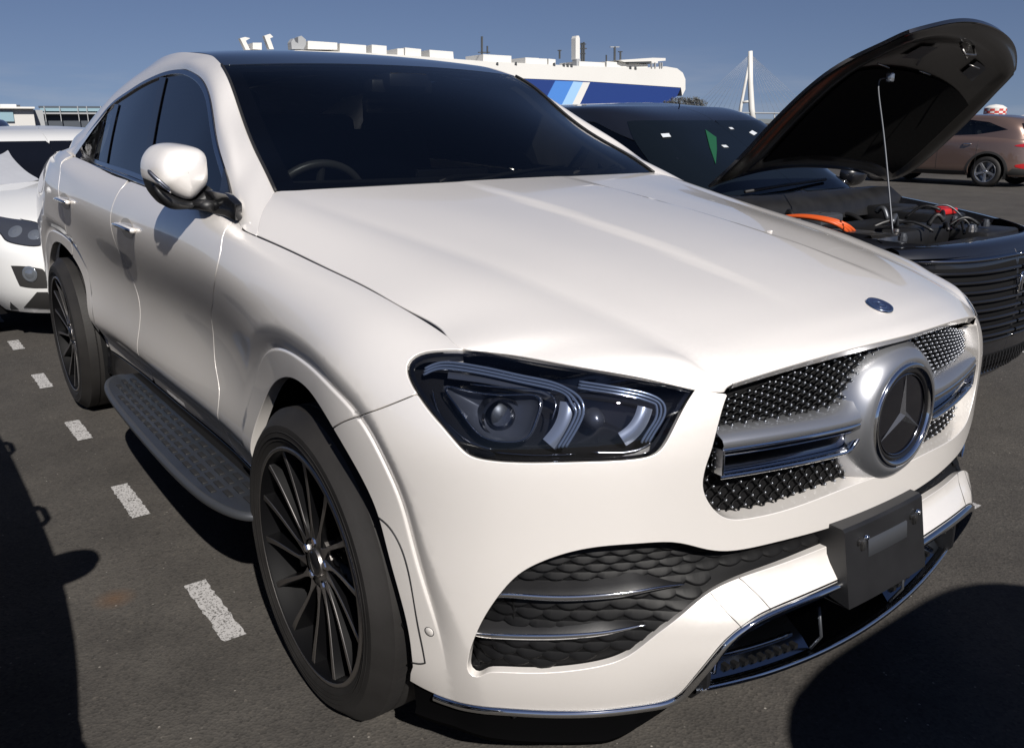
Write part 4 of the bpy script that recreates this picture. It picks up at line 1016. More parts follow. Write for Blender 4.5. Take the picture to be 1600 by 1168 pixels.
# ------------------------------------------------------------------ mirrors, handles, running boards, cabin
def mirror_unit(sg):
    Mr = empty('door_mirror', parent=CAR); f3 = np.array([1, -sg, 1.])
    px = [(229.7, 269.4), (232.4, 251.4), (245, 235), (259.4, 228.5), (281, 226.5), (302.5, 228.5), (315, 233), (322.3, 243), (324.5, 257), (324.5, 285), (309, 302.5), (297, 312.5), (282.7, 312.5), (263, 304.4), (245, 294.5), (234, 287)]
    c2 = smooth_closed(px, (), 4)
    O = np.array([U((x-229)*.86+228, (y-228)*.97+226, 'x', -.80) for x, y in c2]); c = O.mean(0); c[0] = -.80
    G = []
    for s, dx in ((.95, -.05), (.995, -.035), (1.0, -.01), (.998, .02), (.98, .045), (.93, .066), (.82, .080), (.60, .089), (.3, .094), (.1, .095), (.01, .095)):
        sh = np.array([dx, .018*dx/.14, -.012*dx/.14]); G.append(c+(O-c)*s+sh)
    G = np.array(G); G = np.concatenate([G, G[:, :1]], 1)
    b = MB(); b.grid(G*f3); b.build('mirror_shell', M['pearl'], Mr, smooth=True)
    b = MB(); g = np.array([c+(O-c)*.90+[-.035, 0, 0], c+(O-c)*.86+[-.030, 0, 0], c+[-.030, 0, 0]+(O-c)*.01]); g = np.concatenate([g, g[:, :1]], 1)
    b.grid(g*f3); b.build('mirror_glass', M['chrome'], Mr, smooth=True, angle=.5)
    # black lower shell and foot
    lo = smooth_open([(232, 283), (238, 300), (250, 316), (262, 325), (290, 326), (322, 322), (345, 318)], 4)
    hi = smooth_open([(232, 280), (246, 292), (263, 301), (282, 309), (297, 309), (312, 297), (322, 288)], 4)
    A = []
    for p, q in zip(hi, lo):
        a = U(p[0], p[1], 'x', -.76); d = U(q[0], q[1], 'x', -.77); A.append([a+[-.05, 0, 0], a+[.02, 0, -.004], (a+d)/2+[.05, 0, -.004], d+[.02, 0, 0], d+[-.06, 0, .006]])
    b = MB(); b.grid(np.array(A)*f3); b.build('mirror_base', M['black_matt'], Mr, smooth=True)
    tri = [(246, 303), (262, 324), (290, 331), (320, 332), (350, 338), (367, 345), (366, 318), (352, 303), (330, 298), (300, 298)]
    P0 = [U(x, y, 'y', -.898) for x, y in tri]; P1 = [p+np.array([0, .022, 0]) for p in P0]; n = len(tri)
    b = MB(); b.add(np.array(P0+P1)*f3, [tuple(range(n)), tuple(range(2*n-1, n-1, -1))]+[(i, (i+1) % n, n+(i+1) % n, n+i) for i in range(n)]); b.build('mirror_foot', M['black_gloss'], Mr, bevel=.004)
    b = MB(); ft = [U(275, 314, 'x', -.79), U(300, 318, 'x', -.77), U(330, 322, 'y', -.905)]
    b.tube(smooth_open(ft, 4)*f3, [.030]*4+[.027]*4+[.024], 14, flat=.6); b.build('mirror_arm', M['black_matt'], Mr, smooth=True)
    # indicator slit
    sl = np.array([U(x, y, 'x', -.70) for x, y in ((233, 266), (240, 275), (250, 285), (263, 297))]); b = MB()
    b.tube(smooth_open(sl+[[-.012, 0, 0], [.0, 0, 0], [.012, 0, 0], [.022, 0, 0]], 4)*f3, [.002]+[.0055]*11+[.002], 8); b.build('indicator_lens', M['lamp_grey'], Mr, smooth=True)
    b = MB(); b.tube(smooth_open(sl+[[-.010, 0, -.008], [.002, 0, -.008], [.014, 0, -.008], [.022, 0, -.006]], 4)*f3, .002, 6); b.build('indicator_trim', M['chrome'], Mr, smooth=True)
for sg in (-1, 1): mirror_unit(sg)
# the far mirror is folded back against the door
fm = [o for o in bpy.data.objects if o.name.startswith('door_mirror')][-1]; pv_ = Vector((-.74, .93, 1.2))
fm.matrix_world = Matrix.Translation(pv_+Vector((-.12, -.01, -.065))) @ Matrix.Rotation(R_(78), 4, 'Z') @ Matrix.Translation(-pv_)
# handles: flat disc on the skin, a cup's shade put into its colour, painted bar with a bright strip
for (x, z), nm in (((-1.50, .985), 'front'), ((-2.52, 1.02), 'rear')):
    uv = BODY.px([(198, 355) if nm == 'front' else (101, 313)])[0]; pc = BODY.P(uv)[0]; n_ = BODY.N(uv)[0]
    for sg in (-1, 1):
        f3 = np.array([1, -sg, 1.]); HD = empty('door_handle', parent=CAR)
        a_, b_2 = .072, .028
        G = []
        for r in (1, .6, .02):
            G.append([BODY.P(BODY.side([(pc[0]+.088*r*math.cos(t), pc[2]-.004+.036*r*math.sin(t))]))[0]+n_*.0012 for t in np.linspace(0, 2*math.pi, 25)])
        b = MB(); b.grid(np.array(G)*f3); b.build('handle_cup_shade', M['handle_cup_shade'] if 'handle_cup_shade' in M else M.setdefault('handle_cup_shade', mat('cup_shade_paint', (.42, .41, .40), .30, 0, 1, .03)), HD, smooth=True)
        pts = np.array([pc+np.array([dx, 0, dz])+n_*o for dx, dz, o in ((-.118, -.002, .004), (-.10, 0, .012), (-.06, .002, .017), (0, .004, .019), (.06, .003, .017), (.10, 0, .012), (.118, -.003, .004))])
        b = MB(); b.tube(smooth_open(pts, 4)*f3, [.008]+[.013]*23+[.008], 12, flat=.75); b.build('handle_bar', M['pearl'], HD, smooth=True)
        b = MB(); b.tube((smooth_open(pts, 4)+n_*.0115+[0, 0, .002])*f3, .0060, 6); b.build('handle_strip', M['chrome'], HD, smooth=True)
# running boards with a field of rubber-backed slots
for sg in (-1, 1):
    RB = empty('running_board', parent=CAR)
    ol = [(-1.955, -.93), (-1.96, -.965), (-1.90, -1.005), (-1.75, -1.035), (-1.40, -1.052), (-.90, -1.058), (-.60, -1.050), (-.45, -1.030), (-.345, -.985), (-.325, -.93)]
    o = np.vstack([smooth_open(ol, 6), [(-.33, -.90), (-1.95, -.90)]])
    f3 = lambda p, h: np.array([p[0], -sg*p[1], h])
    b = MB(); b.prism(o, .372, .396, f3); b.build('board_body', M['board'], RB, bevel=.004)
    b = MB(); b.tube([(p[0], -sg*(p[1]-.002), .384) for p in smooth_open(ol, 6)], .014, 10, flat=.9); b.build('board_edge', M['anthracite'], RB, smooth=True)
    pr = None
    for r_, (y0, n0, x0, x1) in enumerate(((-.925, 18, -1.84, -.44), (-.958, 18, -1.86, -.44), (-.991, 17, -1.78, -.50), (-1.02, 15, -1.64, -.58))):
        for k in range(n0):
            x = x0+(x1-x0)*k/(n0-1)
            if pr is None:
                b = MB(); b.box((0, 0, 0), (.054, .0165, .004)); pr = b.build('slot_pad', M['seam'], RB, bevel=.0015); s_ = pr
            else:
                s_ = pr.copy(); COL.objects.link(s_)
            s_.location = (x+(.018 if r_ % 2 else 0), -sg*y0, .3975)
    b = MB(); b.box((-1.15, sg*.86, .33), (1.7, .06, .10)); b.build('board_mount', M['cavity'], RB)
# sill step: dark strip between door and board
b = MB()
# cabin
CB = empty('cabin', parent=CAR)
b = MB(); b.grid([[(-.50-.10*(y/.7)**2, y, 1.16), (-.70, y, 1.185+.02*(1-(y/.7)**2)), (-.92, y, 1.17), (-1.05, y, 1.10), (-1.08, y, .8)] for y in np.linspace(-.74, .74, 15)]); b.build('dashboard', M['dash'], CB, smooth=True, angle=.6)
b = MB(); b.box((-.92, -.40, 1.185), (.16, .34, .06)); b.build('instrument_hood', M['dash'], CB, bevel=.02)
b = MB(); b.box((-.86, .02, 1.20), (.03, .30, .10)); b.build('centre_screen', M['black_gloss'], CB, bevel=.006)
SWc = np.array([-1.13, -.39, 1.10]); sa = R_(25); axw = np.array([-math.cos(sa), 0, math.sin(sa)]); e1 = np.array([0, 1., 0]); e2 = np.cross(axw, e1)
SW = empty('steering_wheel', parent=CAR)
b = MB(); b.tube([SWc+(e1*math.cos(t)+e2*math.sin(t))*.188 for t in np.linspace(0, 2*math.pi, 48, endpoint=False)], .0155, 10, closed=True); b.build('wheel_rim', M['wheel_leather'], SW, smooth=True)
b = MB(); b.lathe([(.001, .03), (.06, .028), (.075, 0), (.05, -.05)], SWc, axw, 20); 
for t in (0, math.pi, math.pi*1.5): b.tube([SWc, SWc+(e1*math.cos(t)+e2*math.sin(t))*.18], .014, 8)
b.build('wheel_hub', M['wheel_leather'], SW, smooth=True, angle=.6)
for y in (-.39, .39):
    ST = empty('seat', parent=CAR)
    b = MB(); b.add(*[(lambda V: (V, [(0, 1, 3, 2), (4, 6, 7, 5), (0, 4, 5, 1), (2, 3, 7, 6), (0, 2, 6, 4), (1, 5, 7, 3)]))([(x, y+yy, z) for x, z in ((-1.72, .75), (-1.92, 1.38)) for xx in (0,) for yy in (-.25, .25) for x, z in ((x, z), (x-.12, z))])][0]); b.build('seat_back', M['interior'], ST, bevel=.05)
    b = MB(); b.box((-1.96, y, 1.46), (.10, .28, .17)); b.build('headrest', M['interior'], ST, bevel=.04)
    b = MB(); b.box((-1.45, y, .72), (.55, .50, .16)); b.build('seat_cushion', M['interior'], ST, bevel=.04)
b = MB(); b.box((-2.85, 0, 1.08), (.14, 1.25, .75)); b.build('rear_bench', M['interior'], CB, bevel=.05)
b = MB(); b.box((-2.2, 0, .62), (3.3, 1.5, .05)); b.build('cabin_floor', M['interior'], CB)
b = MB(); b.grid([[(x, y, z-.035-.06*(abs(y)/.55)**3) for y in np.linspace(-.55, .55, 9)] for x, z in ((-1.26, 1.615), (-1.7, 1.685), (-2.2, 1.69), (-2.8, 1.63), (-3.4, 1.48), (-3.9, 1.25))]); b.build('headliner', M['interior'], CB, smooth=True)
b = MB(); b.box((-1.20, .0, 1.535), (.10, .26, .05), bev=0); b.box((-1.16, 0, 1.555), (.12, .17, .05)); b.build('camera_housing', M['black_matt'], CB, bevel=.012)
b = MB(); b.box((-1.24, 0, 1.475), (.03, .24, .07)); b.build('rear_view_mirror', M['black_gloss'], CB, bevel=.012)
for sg in (-1, 1):
    b = MB(); b.grid([[(p[0], sg*(abs(p[1])-.035), p[2]-.012), (p[0]-.02, sg*(abs(p[1])-.06), p[2]-.03)] for p in smooth_open(Rw, 4)]); b.build('pillar_trim', M['interior'], CB, smooth=True)
    b = MB(); b.grid([[(x, sg*.84, 1.17), (x, sg*.80, .9), (x, sg*.80, .62)] for x in np.linspace(-3.0, -.6, 8)]); b.build('door_trim', M['interior'], CB, smooth=True)
# ------------------------------------------------------------------ other cars: ring-stacked bodies
def ring(xr, xf, w_, nf=4, nr=4, n=61, bow=0.):
    """half plan outline (y<=0) from the rear centre round to the front centre, equal arc steps"""
    xc = (xr+xf)/2; a = (xf-xr)/2; th = np.linspace(math.pi, 0, 1601); c, s = np.cos(th), np.sin(th)
    e = np.where(c > 0, 2/nf, 2/nr)
    x = xc+a*np.sign(c)*np.abs(c)**e; y = w_*np.abs(s)**e
    L = np.r_[0, np.cumsum(np.hypot(np.diff(x), np.diff(y)))]; t = np.linspace(0, L[-1], n)
    return np.stack([np.interp(t, L, x), -np.interp(t, L, y)], -1)
def zf(tab, x): T = np.array(tab, float); return np.interp(x, T[:, 0], T[:, 1]) if len(T) < 3 else cs(T[:, 0], T[:, 1], np.clip(x, T[0, 0], T[-1, 0]))
class Ob:
    """object frame: local surfaces viewed from the photograph's position"""
    def __init__(s, loc, rz): s.loc = np.array(loc, float); s.c, s.s = math.cos(rz), math.sin(rz); s.rz = rz
    def loc_o(s): return s.to_l(CAM_C)
    def to_l(s, p): d = np.asarray(p)-s.loc; return np.array([d[0]*s.c+d[1]*s.s, -d[0]*s.s+d[1]*s.c, d[2]])
    def dl(s, d): return np.array([d[0]*s.c+d[1]*s.s, -d[0]*s.s+d[1]*s.c, d[2]])
def gen_surfs(rows_w, rows_g=None, deck=None, n=61):
    net = [np.column_stack([r := ring(xr, xf, w_, nf, nr, n), zf(z, r[:, 0]) if not np.isscalar(z) else np.full(n, z)]) for (xr, xf, w_, nf, nr, z) in rows_w]
    # n = (u, v, 3)
    W = Surf(np.array(net).transpose(1, 0, 2))
    D = None
    if deck:
        top = net[-1]; rows = []
        for f_ in (1.0, .93, .82, .62, .4, .2, 0):
            z = top[:, 2]+(zf(deck, top[:, 0])-top[:, 2])*(1-f_**2.4)
            rows.append(np.column_stack([top[:, 0], top[:, 1]*f_, z]))
        D = Surf(np.array(rows).transpose(1, 0, 2))
    G = None
    if rows_g:
        net = []
        for (xr, xf, w_, nf, nr, z) in rows_g:
            r = ring(xr, xf, w_, nf, nr, n); net.append(np.column_stack([r, zf(z, r[:, 0]) if not np.isscalar(z) else np.full(n, z)]))
        last = net[-1]
        for f_, dz in ((.8, .010), (.5, .022), (.25, .028), (0, .03)):
            net.append(np.column_stack([last[:, 0]*1.0+(1-f_)*(last[:, 0].mean()-last[:, 0])*0, last[:, 1]*f_, last[:, 2]+dz*np.clip((last[:, 0]-last[:, 0].min()), 0, .25)/.25*np.clip((last[:, 0].max()-last[:, 0]), 0, .25)/.25]))
        G = Surf(np.array(net).transpose(1, 0, 2))
    return W, D, G
def sidehit(s, pts, yo=-3): return np.array([s.hit((x, yo, z), (0, 1, 0)) for x, z in pts])
def fronthit(s, pts, xo=6): return np.array([s.hit((xo, y, z), (-1, 0, 0)) for y, z in pts])
def rearhit(s, pts, xo=-8): return np.array([s.hit((xo, y, z), (1, 0, 0)) for y, z in pts])
def seg(pts, k=8, closed=True):
    pts = np.asarray(pts, float); n = len(pts)
    return np.vstack([np.linspace(pts[i], pts[(i+1) % n], k, endpoint=False) for i in range(n)])
def fl2(s):
    p = s.raw(np.array([s.Lu*.5]), np.array([s.Lv*.3]))[0]; n = s.nrm(np.array([s.Lu*.5]), np.array([s.Lv*.3]))[0]
    return 1 if n@np.array([0, p[1], .3]) > 0 else -1
def simple_wheel(parent, x, y, sg, R=.33, rim=.235, wid=.21, spokes=5, face='silver'):
    w_ = empty('wheel', parent=parent); w_.location = (x, y, R); A = np.array([0, sg, 0.])
    b = MB(); b.lathe([(rim-.004, -.01), (rim+.012, -.002), (rim+.05, .004), (R-.02, -.010), (R-.004, -.03), (R, -.06), (R, -wid+.04), (R-.02, -wid+.01), (rim, -wid)], (0, 0, 0), A, 40); b.build('tyre', M['rubber'], w_, smooth=True, angle=.6)
    b = MB(); b.lathe([(rim+.004, -.008), (rim, -.001), (rim-.010, -.004), (rim-.016, -.05), (rim-.03, -.15), (.02, -.15)], (0, 0, 0), A, 40); b.build('rim', M[face], w_, smooth=True, angle=.6)
    pr = None
    for k in range(spokes):
        if pr is None:
            b = MB(); rows = []
            for t in np.linspace(0, 1, 6):
                rr = .03+(rim-.035)*t; hw = .030-.010*math.sin(t*math.pi)
                rows.append([(rr, sg*(-.055+.035*t), -hw-.008), (rr, sg*(-.018+.012*t), -hw), (rr, sg*(-.018+.012*t), hw), (rr, sg*(-.055+.035*t), hw+.008)])
            b.grid(rows); pr = b.build('spoke', M[face], w_, smooth=True, angle=.7); s_ = pr
        else: s_ = pr.copy(); COL.objects.link(s_)
        s_.rotation_euler = (0, -2*math.pi*k/spokes+.3, 0)
    b = MB(); b.lathe([(.001, -.008), (.03, -.010), (.045, -.02), (.05, -.05)], (0, 0, 0), A, 20); b.build('hub', M[face], w_, smooth=True)
    b = MB(); b.lathe([(.001, -.10), (.13, -.10), (.13, -.12)], (0, 0, 0), A, 30); b.build('brake_disc', M['steel'], w_, smooth=True, angle=.5)
    return w_
def copy_tree(o, parent=None, top=True, loc=None, rz=None, swap=None):
    c = o.copy(); COL.objects.link(c); c.parent = parent
    if loc is not None: c.location = loc
    if rz is not None: c.rotation_euler = (0, 0, rz)
    if swap and c.data is not None:
        for i, ms in enumerate(c.material_slots):
            m0 = ms.material
            if m0 in swap: ms.link = 'OBJECT'; ms.material = swap[m0]
    for ch in CH.get(o.name, ()): copy_tree(ch, c, False, swap=swap)
    return c
CH = {}
def index_tree():
    CH.clear()
    for x in bpy.data.objects:
        if x.parent is not None: CH.setdefault(x.parent.name, []).append(x)
def wells(parent, xs, w_, R, col='cavity'):
    for x in xs:
        for sg in (-1, 1):
            b = MB(); b.grid([[(x+R*math.cos(a), sg*(w_-.03), R*.82+R*math.sin(a)), (x+R*math.cos(a), sg*(w_-.34), R*.82+R*math.sin(a))] for a in np.linspace(-.4, math.pi+.4, 20)]); b.build('wheel_arch_liner', M[col], parent)
def car_body(root, spec):
    """spec: rows_w, rows_g, deck, wheels (xf, xr, R), arch, windows [side polygons], wscreen, rwindow, paint, lamps..."""
    W, D, G = gen_surfs(spec['W'], spec.get('G'), spec.get('deck')); pt = M[spec['paint']]; f = fl2(W); h = spec.get('h', .06)
    xf, xr, R, wy = spec['wheels']; ar = spec['arch']
    e = edge_uv(W)
    lowz = spec['W'][0][5]
    loop = []
    # lower edge with the wheel arches cut in
    u_of = lambda x, z: sidehit(W, [(x, z)])[0]
    full = [(0, 0)]
    pts = []
    for cx in (xr, xf):
        a0 = -math.asin(min(.95, (R-lowz-.012)/ar)); aa = np.linspace(math.pi-a0, a0, 18)
        pts.append([(cx+ar*math.cos(a), R+ar*math.sin(a)) for a in aa])
    rA = sidehit(W, pts[0]); fA = sidehit(W, pts[1])
    ul = np.linspace(0, rA[0, 0], 14); um = np.linspace(rA[-1, 0], fA[0, 0], 20); ur = np.linspace(fA[-1, 0], W.Lu, 16)
    z0 = lambda u: np.column_stack([u, np.zeros_like(u)])
    out = np.vstack([z0(ul)[:-1], rA[1:-1], z0(um), fA[1:-1], z0(ur)[1:], np.column_stack([np.full(8, W.Lu), np.linspace(0, W.Lv, 9)[1:]]), np.column_stack([np.linspace(W.Lu, 0, 70)[1:], np.full(69, W.Lv)]), np.column_stack([np.zeros(7), np.linspace(W.Lv, 0, 9)[1:-1]])])
    V, F, N = patch(W, out, spec.get('holes_w', lambda W: [])(W), h=h, gap=0, r=.002, depth=.03, flip=f)
    for sg in (-1, 1): new_obj('body_side', mesh_from('body_side', V, F, N, mir=sg > 0), root, pt)
    if D is not None and spec.get('deck_part', True):
        fd_ = 1 if D.nrm(np.array([D.Lu*.7]), np.array([D.Lv*.5]))[0][2] > 0 else -1
        V, F, N = patch(D, edge_uv(D), h=h, gap=0, r=.001, depth=.004, flip=fd_)
        for sg in (-1, 1): new_obj('bonnet_deck', mesh_from('bonnet_deck', V, F, N, mir=sg > 0), root, pt)
    if G is not None:
        g = fl2(G); holes = []; glz = []
        for poly in spec.get('side_windows', []):
            q = smooth_closed(sidehit(G, poly), tuple(range(len(poly))) if spec.get('sharp') else (), 5); holes.append(q)
        V, F, N = patch(G, edge_uv(G), holes, h=h, gap=0, r=.002, depth=.02, flip=g)
        for sg in (-1, 1): new_obj('cabin_shell', mesh_from('cabin_shell', V, F, N, mir=sg > 0), root, pt)
        for q in holes:
            V, F, N = patch(G, q, h=.1, gap=-.004, r=.001, depth=.004, flip=g, off=-.008)
            for sg in (-1, 1): new_obj('side_window', mesh_from('side_window', V, F, N, mir=sg > 0), root, M[spec.get('glass', 'glass_side')])
        for key, nm in (('wscreen', 'windscreen'), ('rwindow', 'rear_window')):
            if key in spec:
                u0, u1, vb, vt, ins = spec[key]
                q = seg(np.array([(G.Lu*u0+(ins if u0 > .01 else 0), G.Lv*vb), (G.Lu*u1-(ins if u1 < .99 else 0), G.Lv*vb), (G.Lu*u1, G.Lv*vt), (G.Lu*u0, G.Lv*vt)]), 12)
                V, F, N = patch(G, q, h=.08, gap=0, r=.001, depth=.004, flip=g, off=.004)
                for sg in (-1, 1): new_obj(nm, mesh_from(nm, V, F, N, mir=sg > 0), root, M[spec.get('wglass', 'frit')])
    wells(root, (xf, xr), abs(wy)+.02, ar+.01)
    for x in (xf, xr):
        for sg in (-1, 1): simple_wheel(root, x, sg*wy, sg, R=R, rim=spec.get('rim', R*.68), spokes=spec.get('spokes', 5), face=spec.get('face', 'silver'))
    x0, x1 = spec['W'][0][0], spec['W'][0][1]
    b = MB(); b.box(((x0+x1)/2, 0, lowz+.10), (x1-x0-.5, 2*abs(wy)-.5, .16)); b.build('underbody', M['cavity'], root)
    return W, D, G
def surf_part(root, S_, q, name, mt, off=.003, h=.05, both_=True, gap=0, depth=.006):
    V, F, N = patch(S_, q, h=h, gap=gap, r=.0015, depth=depth, flip=fl2(S_), off=off)
    for sg in ((-1, 1) if both_ else (-1,)): new_obj(name, mesh_from(name, V, F, N, mir=sg > 0), root, mt)
def line_part(root, pts, r, name, mt, both_=True):
    for sg in ((-1, 1) if both_ else (-1,)):
        b = MB(); b.tube(np.asarray(pts)*[1, -sg, 1], r, 6); b.build(name, mt, root, smooth=True)
def simple_mirror(root, x, y, z, mt, s=1.):
    for sg in (-1, 1):
        D_ = empty('door_mirror', parent=root)
        b = MB(); pr_ = [(.001, .07), (.05, .062), (.085, .035), (.10, 0), (.098, -.03), (.08, -.035), (.001, -.035)]
        b.lathe([(r*s, h*s) for r, h in pr_], (0, 0, 0), (1, 0, 0), 20); V = np.vstack(b.V); V = V*[1, 1.15, .78]+np.array([x, sg*(y+.11*s), z]); b.V = [V]; b.build('mirror_shell', mt, D_, smooth=True, angle=.8)
        b = MB(); b.tube([(x, sg*(y-.02), z-.05), (x, sg*(y+.08), z-.04)], .02, 8); b.build('mirror_arm', M['black_gloss'], D_, smooth=True)
# ------------------------------------------------------------------ white saloon behind
M['white_car'] = mat('white_car_paint', (.68, .68, .67), .35, 0, 1, .03)
M['navy'] = mat('navy_paint', (.015, .022, .05), .3, .2, 1, .03)
M['brown'] = mat('bronze_brown_paint', (.19, .128, .105), .32, .55, 1, .03)
M['grey_car'] = mat('dark_grey_paint', (.05, .055, .062), .32, .4, 1, .03)
M['silver_car'] = mat('silver_paint', (.42, .43, .45), .32, .6, 1, .03)
M['red_lens'] = mat('red_lamp', (.35, .010, .012), .1, 0, .8)
M['lamp_clear'] = mat('clear_lamp', (.22, .24, .27), .10, .6, 1)
M['trim_brown'] = mat('unpainted_plastic', (.025, .024, .023), .6)
def pxo(S_, ob, pts):
    o = ob.loc_o(); return np.array([S_.hit(o, ob.dl(ray(*p))) for p in pts])
SAL = dict(W=[(-4.58, -.12, .80, 3.2, 4, .20), (-4.68, -.03, .87, 3, 4, .30), (-4.72, 0, .895, 3, 4, .45), (-4.70, -.02, .90, 3, 4, .60),
              (-4.68, -.07, .897, 3, 4, [(-4.7, .78), (-2.4, .76), (-1, .72), (0, .64)]), (-4.62, -.16, .87, 3, 4, [(-4.7, .92), (-3.5, .91), (-1.4, .88), (-.6, .80), (0, .70)]),
              (-4.50, -.30, .79, 3.4, 4, [(-4.6, 1.0), (-3.6, .965), (-1.5, .945), (-.8, .87), (-.1, .74)])],
           deck=[(-4.6, 1.04), (-3.6, 1.03), (-1.4, 1.0), (-.8, .93), (-.3, .80)],
           G=[(-4.05, -1.25, .79, 5, 5, .925), (-3.86, -1.52, .745, 5, 5, 1.08), (-3.66, -1.84, .69, 5, 5, 1.22), (-3.40, -2.12, .62, 5, 4, 1.33), (-3.2, -2.3, .55, 5, 4, 1.365)],
           side_windows=[[(-1.62, .965), (-2.62, .975), (-2.62, 1.29), (-2.3, 1.285), (-1.95, 1.18)], [(-2.70, .975), (-3.45, .985), (-3.62, 1.04), (-3.36, 1.22), (-3.1, 1.29), (-2.70, 1.295)]],
           sharp=True, wscreen=(.815, 1., .06, .46, .02), rwindow=(0, .155, .06, .46, .02), wheels=(-.92, -3.62, .315, .865), arch=.365, paint='white_car')
sal = empty('saloon_car', (-4.30, -.42, 0)); W, D, G = car_body(sal, SAL); ob = Ob((-4.30, -.42, 0), 0)
tag(sal, 'white saloon with folded grey sunshade, parked behind the large white SUV coupe', 'car')
hl_ = smooth_closed(pxo(W, ob, [(-14, 331), (15, 336), (38, 343), (62, 351), (74, 360), (76, 374), (60, 384), (32, 382), (8, 374), (-8, 358)]), (), 4)
surf_part(sal, W, hl_, 'headlamp', mat('saloon_lamp', (.075, .08, .095), .12, .5, 1), .002, .02)
line_part(sal, W.P(np.vstack([hl_, hl_[:1]]))+[.004, -.002, .001], .0035, 'lamp_rim', M['black_gloss'])
for c_, r_ in (((24, 362), .052), ((54, 367), .045)):
    p = W.P(pxo(W, ob, [c_]))[0]; n_ = W.N(pxo(W, ob, [c_]))[0]*fl2(W)
    for sg in (-1, 1):
        f3 = np.array([1, -sg, 1.]); b = MB(); b.lathe([(.001, .004), (r_*.4, .009), (r_*.5, .005), (r_*.8, .004), (r_*.9, .002)], p*f3, n_*f3, 24); b.build('reflector', M['lamp_clear'], sal, smooth=True)
surf_part(sal, W, smooth_closed(pxo(W, ob, [(17, 415), (40, 416), (66, 420), (76, 433), (78, 450), (50, 450), (31, 447)]), (0, 2, 4, 6), 4), 'fog_lamp_surround', M['trim_brown'], .002, .02)
p = W.P(pxo(W, ob, [(47, 428)]))[0]; n_ = W.N(pxo(W, ob, [(47, 428)]))[0]*fl2(W)
for sg in (-1, 1):
    f3 = np.array([1, -sg, 1.]); b = MB(); b.lathe([(.001, .012), (.03, .010), (.036, .006), (.045, .012), (.052, .004)], p*f3, n_*f3, 24); b.build('fog_lamp', M['lamp_clear'], sal, smooth=True)
mid = W.Lu; cw = lambda a0, a1, z0, z1, S_=W: seg(np.vstack([sidehit(S_, [(-.3, z0)])*0+np.array([[a0, 0]]), ]) , 2)
g_ = np.array([S_ for S_ in fronthit(W, [(-.42, .56), (-.30, .46), (-.01, .46), (-.01, .66), (-.38, .66)])])
surf_part(sal, W, seg(g_, 8), 'grille', M['black_gloss'], .002, .03)
g_ = fronthit(W, [(-.55, .24), (-.01, .23), (-.01, .36), (-.48, .36)]); surf_part(sal, W, seg(g_, 8), 'lower_grille', M['trim_brown'], .002, .03)
line_part(sal, smooth_open([(-1.42, -.775, .955), (-1.0, -.775, .917), (-.65, -.74, .862), (-.42, -.62, .800)], 6), .0035, 'bonnet_gap', M['seam'])
for xs_, z_ in (((-1.55, .35, .94)[0], 0), ((-2.66), 0), ((-3.55), 0)):
    q = W.P(sidehit(W, [(xs_, z) for z in np.linspace(.34, .90, 8)])); line_part(sal, q, .003, 'door_gap', M['seam'])
simple_mirror(sal, -1.62, .86, 1.0, M['white_car'])
# folded sunshade behind the windscreen, seen through it as a pale sheet
M['cloth'] = mat('pale_cloth', (.28, .29, .32), .8, bump=(8, .5, .02))
q = pxo(G, ob, [(-50, 262), (-20, 250), (2, 243), (13, 236), (20, 248), (34, 263), (48, 274), (63, 282), (30, 288), (-50, 290)])
surf_part(sal, G, smooth_closed(q, (0, 3, 7, 9), 4), 'sunshade', M['cloth'], .012, .04, both_=False)
# ------------------------------------------------------------------ bronze crossover on the right and its relatives
CRO = dict(W=[(-4.22, -.14, .80, 3.2, 4, .24), (-4.28, -.04, .865, 3, 4, .34), (-4.30, 0, .885, 3, 4, .50), (-4.29, -.02, .885, 3, 4, .70),
              (-4.27, -.06, .88, 3, 4, [(-4.3, .90), (-2.4, .86), (-1, .82), (0, .74)]), (-4.22, -.14, .855, 3, 4, [(-4.3, 1.04), (-3.4, 1.02), (-1.4, .98), (-.6, .90), (0, .80)]),
              (-4.14, -.26, .79, 3.4, 4, [(-4.3, 1.12), (-3.4, 1.09), (-1.4, 1.035), (-.8, .97), (-.1, .85)])],
           deck=[(-4.3, 1.15), (-3.4, 1.14), (-1.3, 1.08), (-.8, 1.02), (-.25, .90)],
           G=[(-4.16, -1.12, .79, 5, 5, 1.02), (-4.12, -1.42, .755, 5, 5, 1.17), (-4.02, -1.78, .71, 5, 5, 1.34), (-3.88, -2.05, .655, 5, 4, 1.47), (-3.72, -2.25, .59, 5, 4, [(-3.8, 1.50), (-3.0, 1.545), (-2.3, 1.53)])],
           side_windows=[[(-1.5, 1.07), (-2.28, 1.10), (-2.28, 1.44), (-2.1, 1.42), (-1.85, 1.32)], [(-2.36, 1.10), (-3.1, 1.13), (-3.74, 1.24), (-3.3, 1.40), (-2.9, 1.45), (-2.36, 1.46)]],
           sharp=True, wscreen=(.81, 1., .05, .46, .02), rwindow=(0, .15, .10, .42, .03), wheels=(-.83, -3.44, .335, .855), arch=.395, paint='brown')
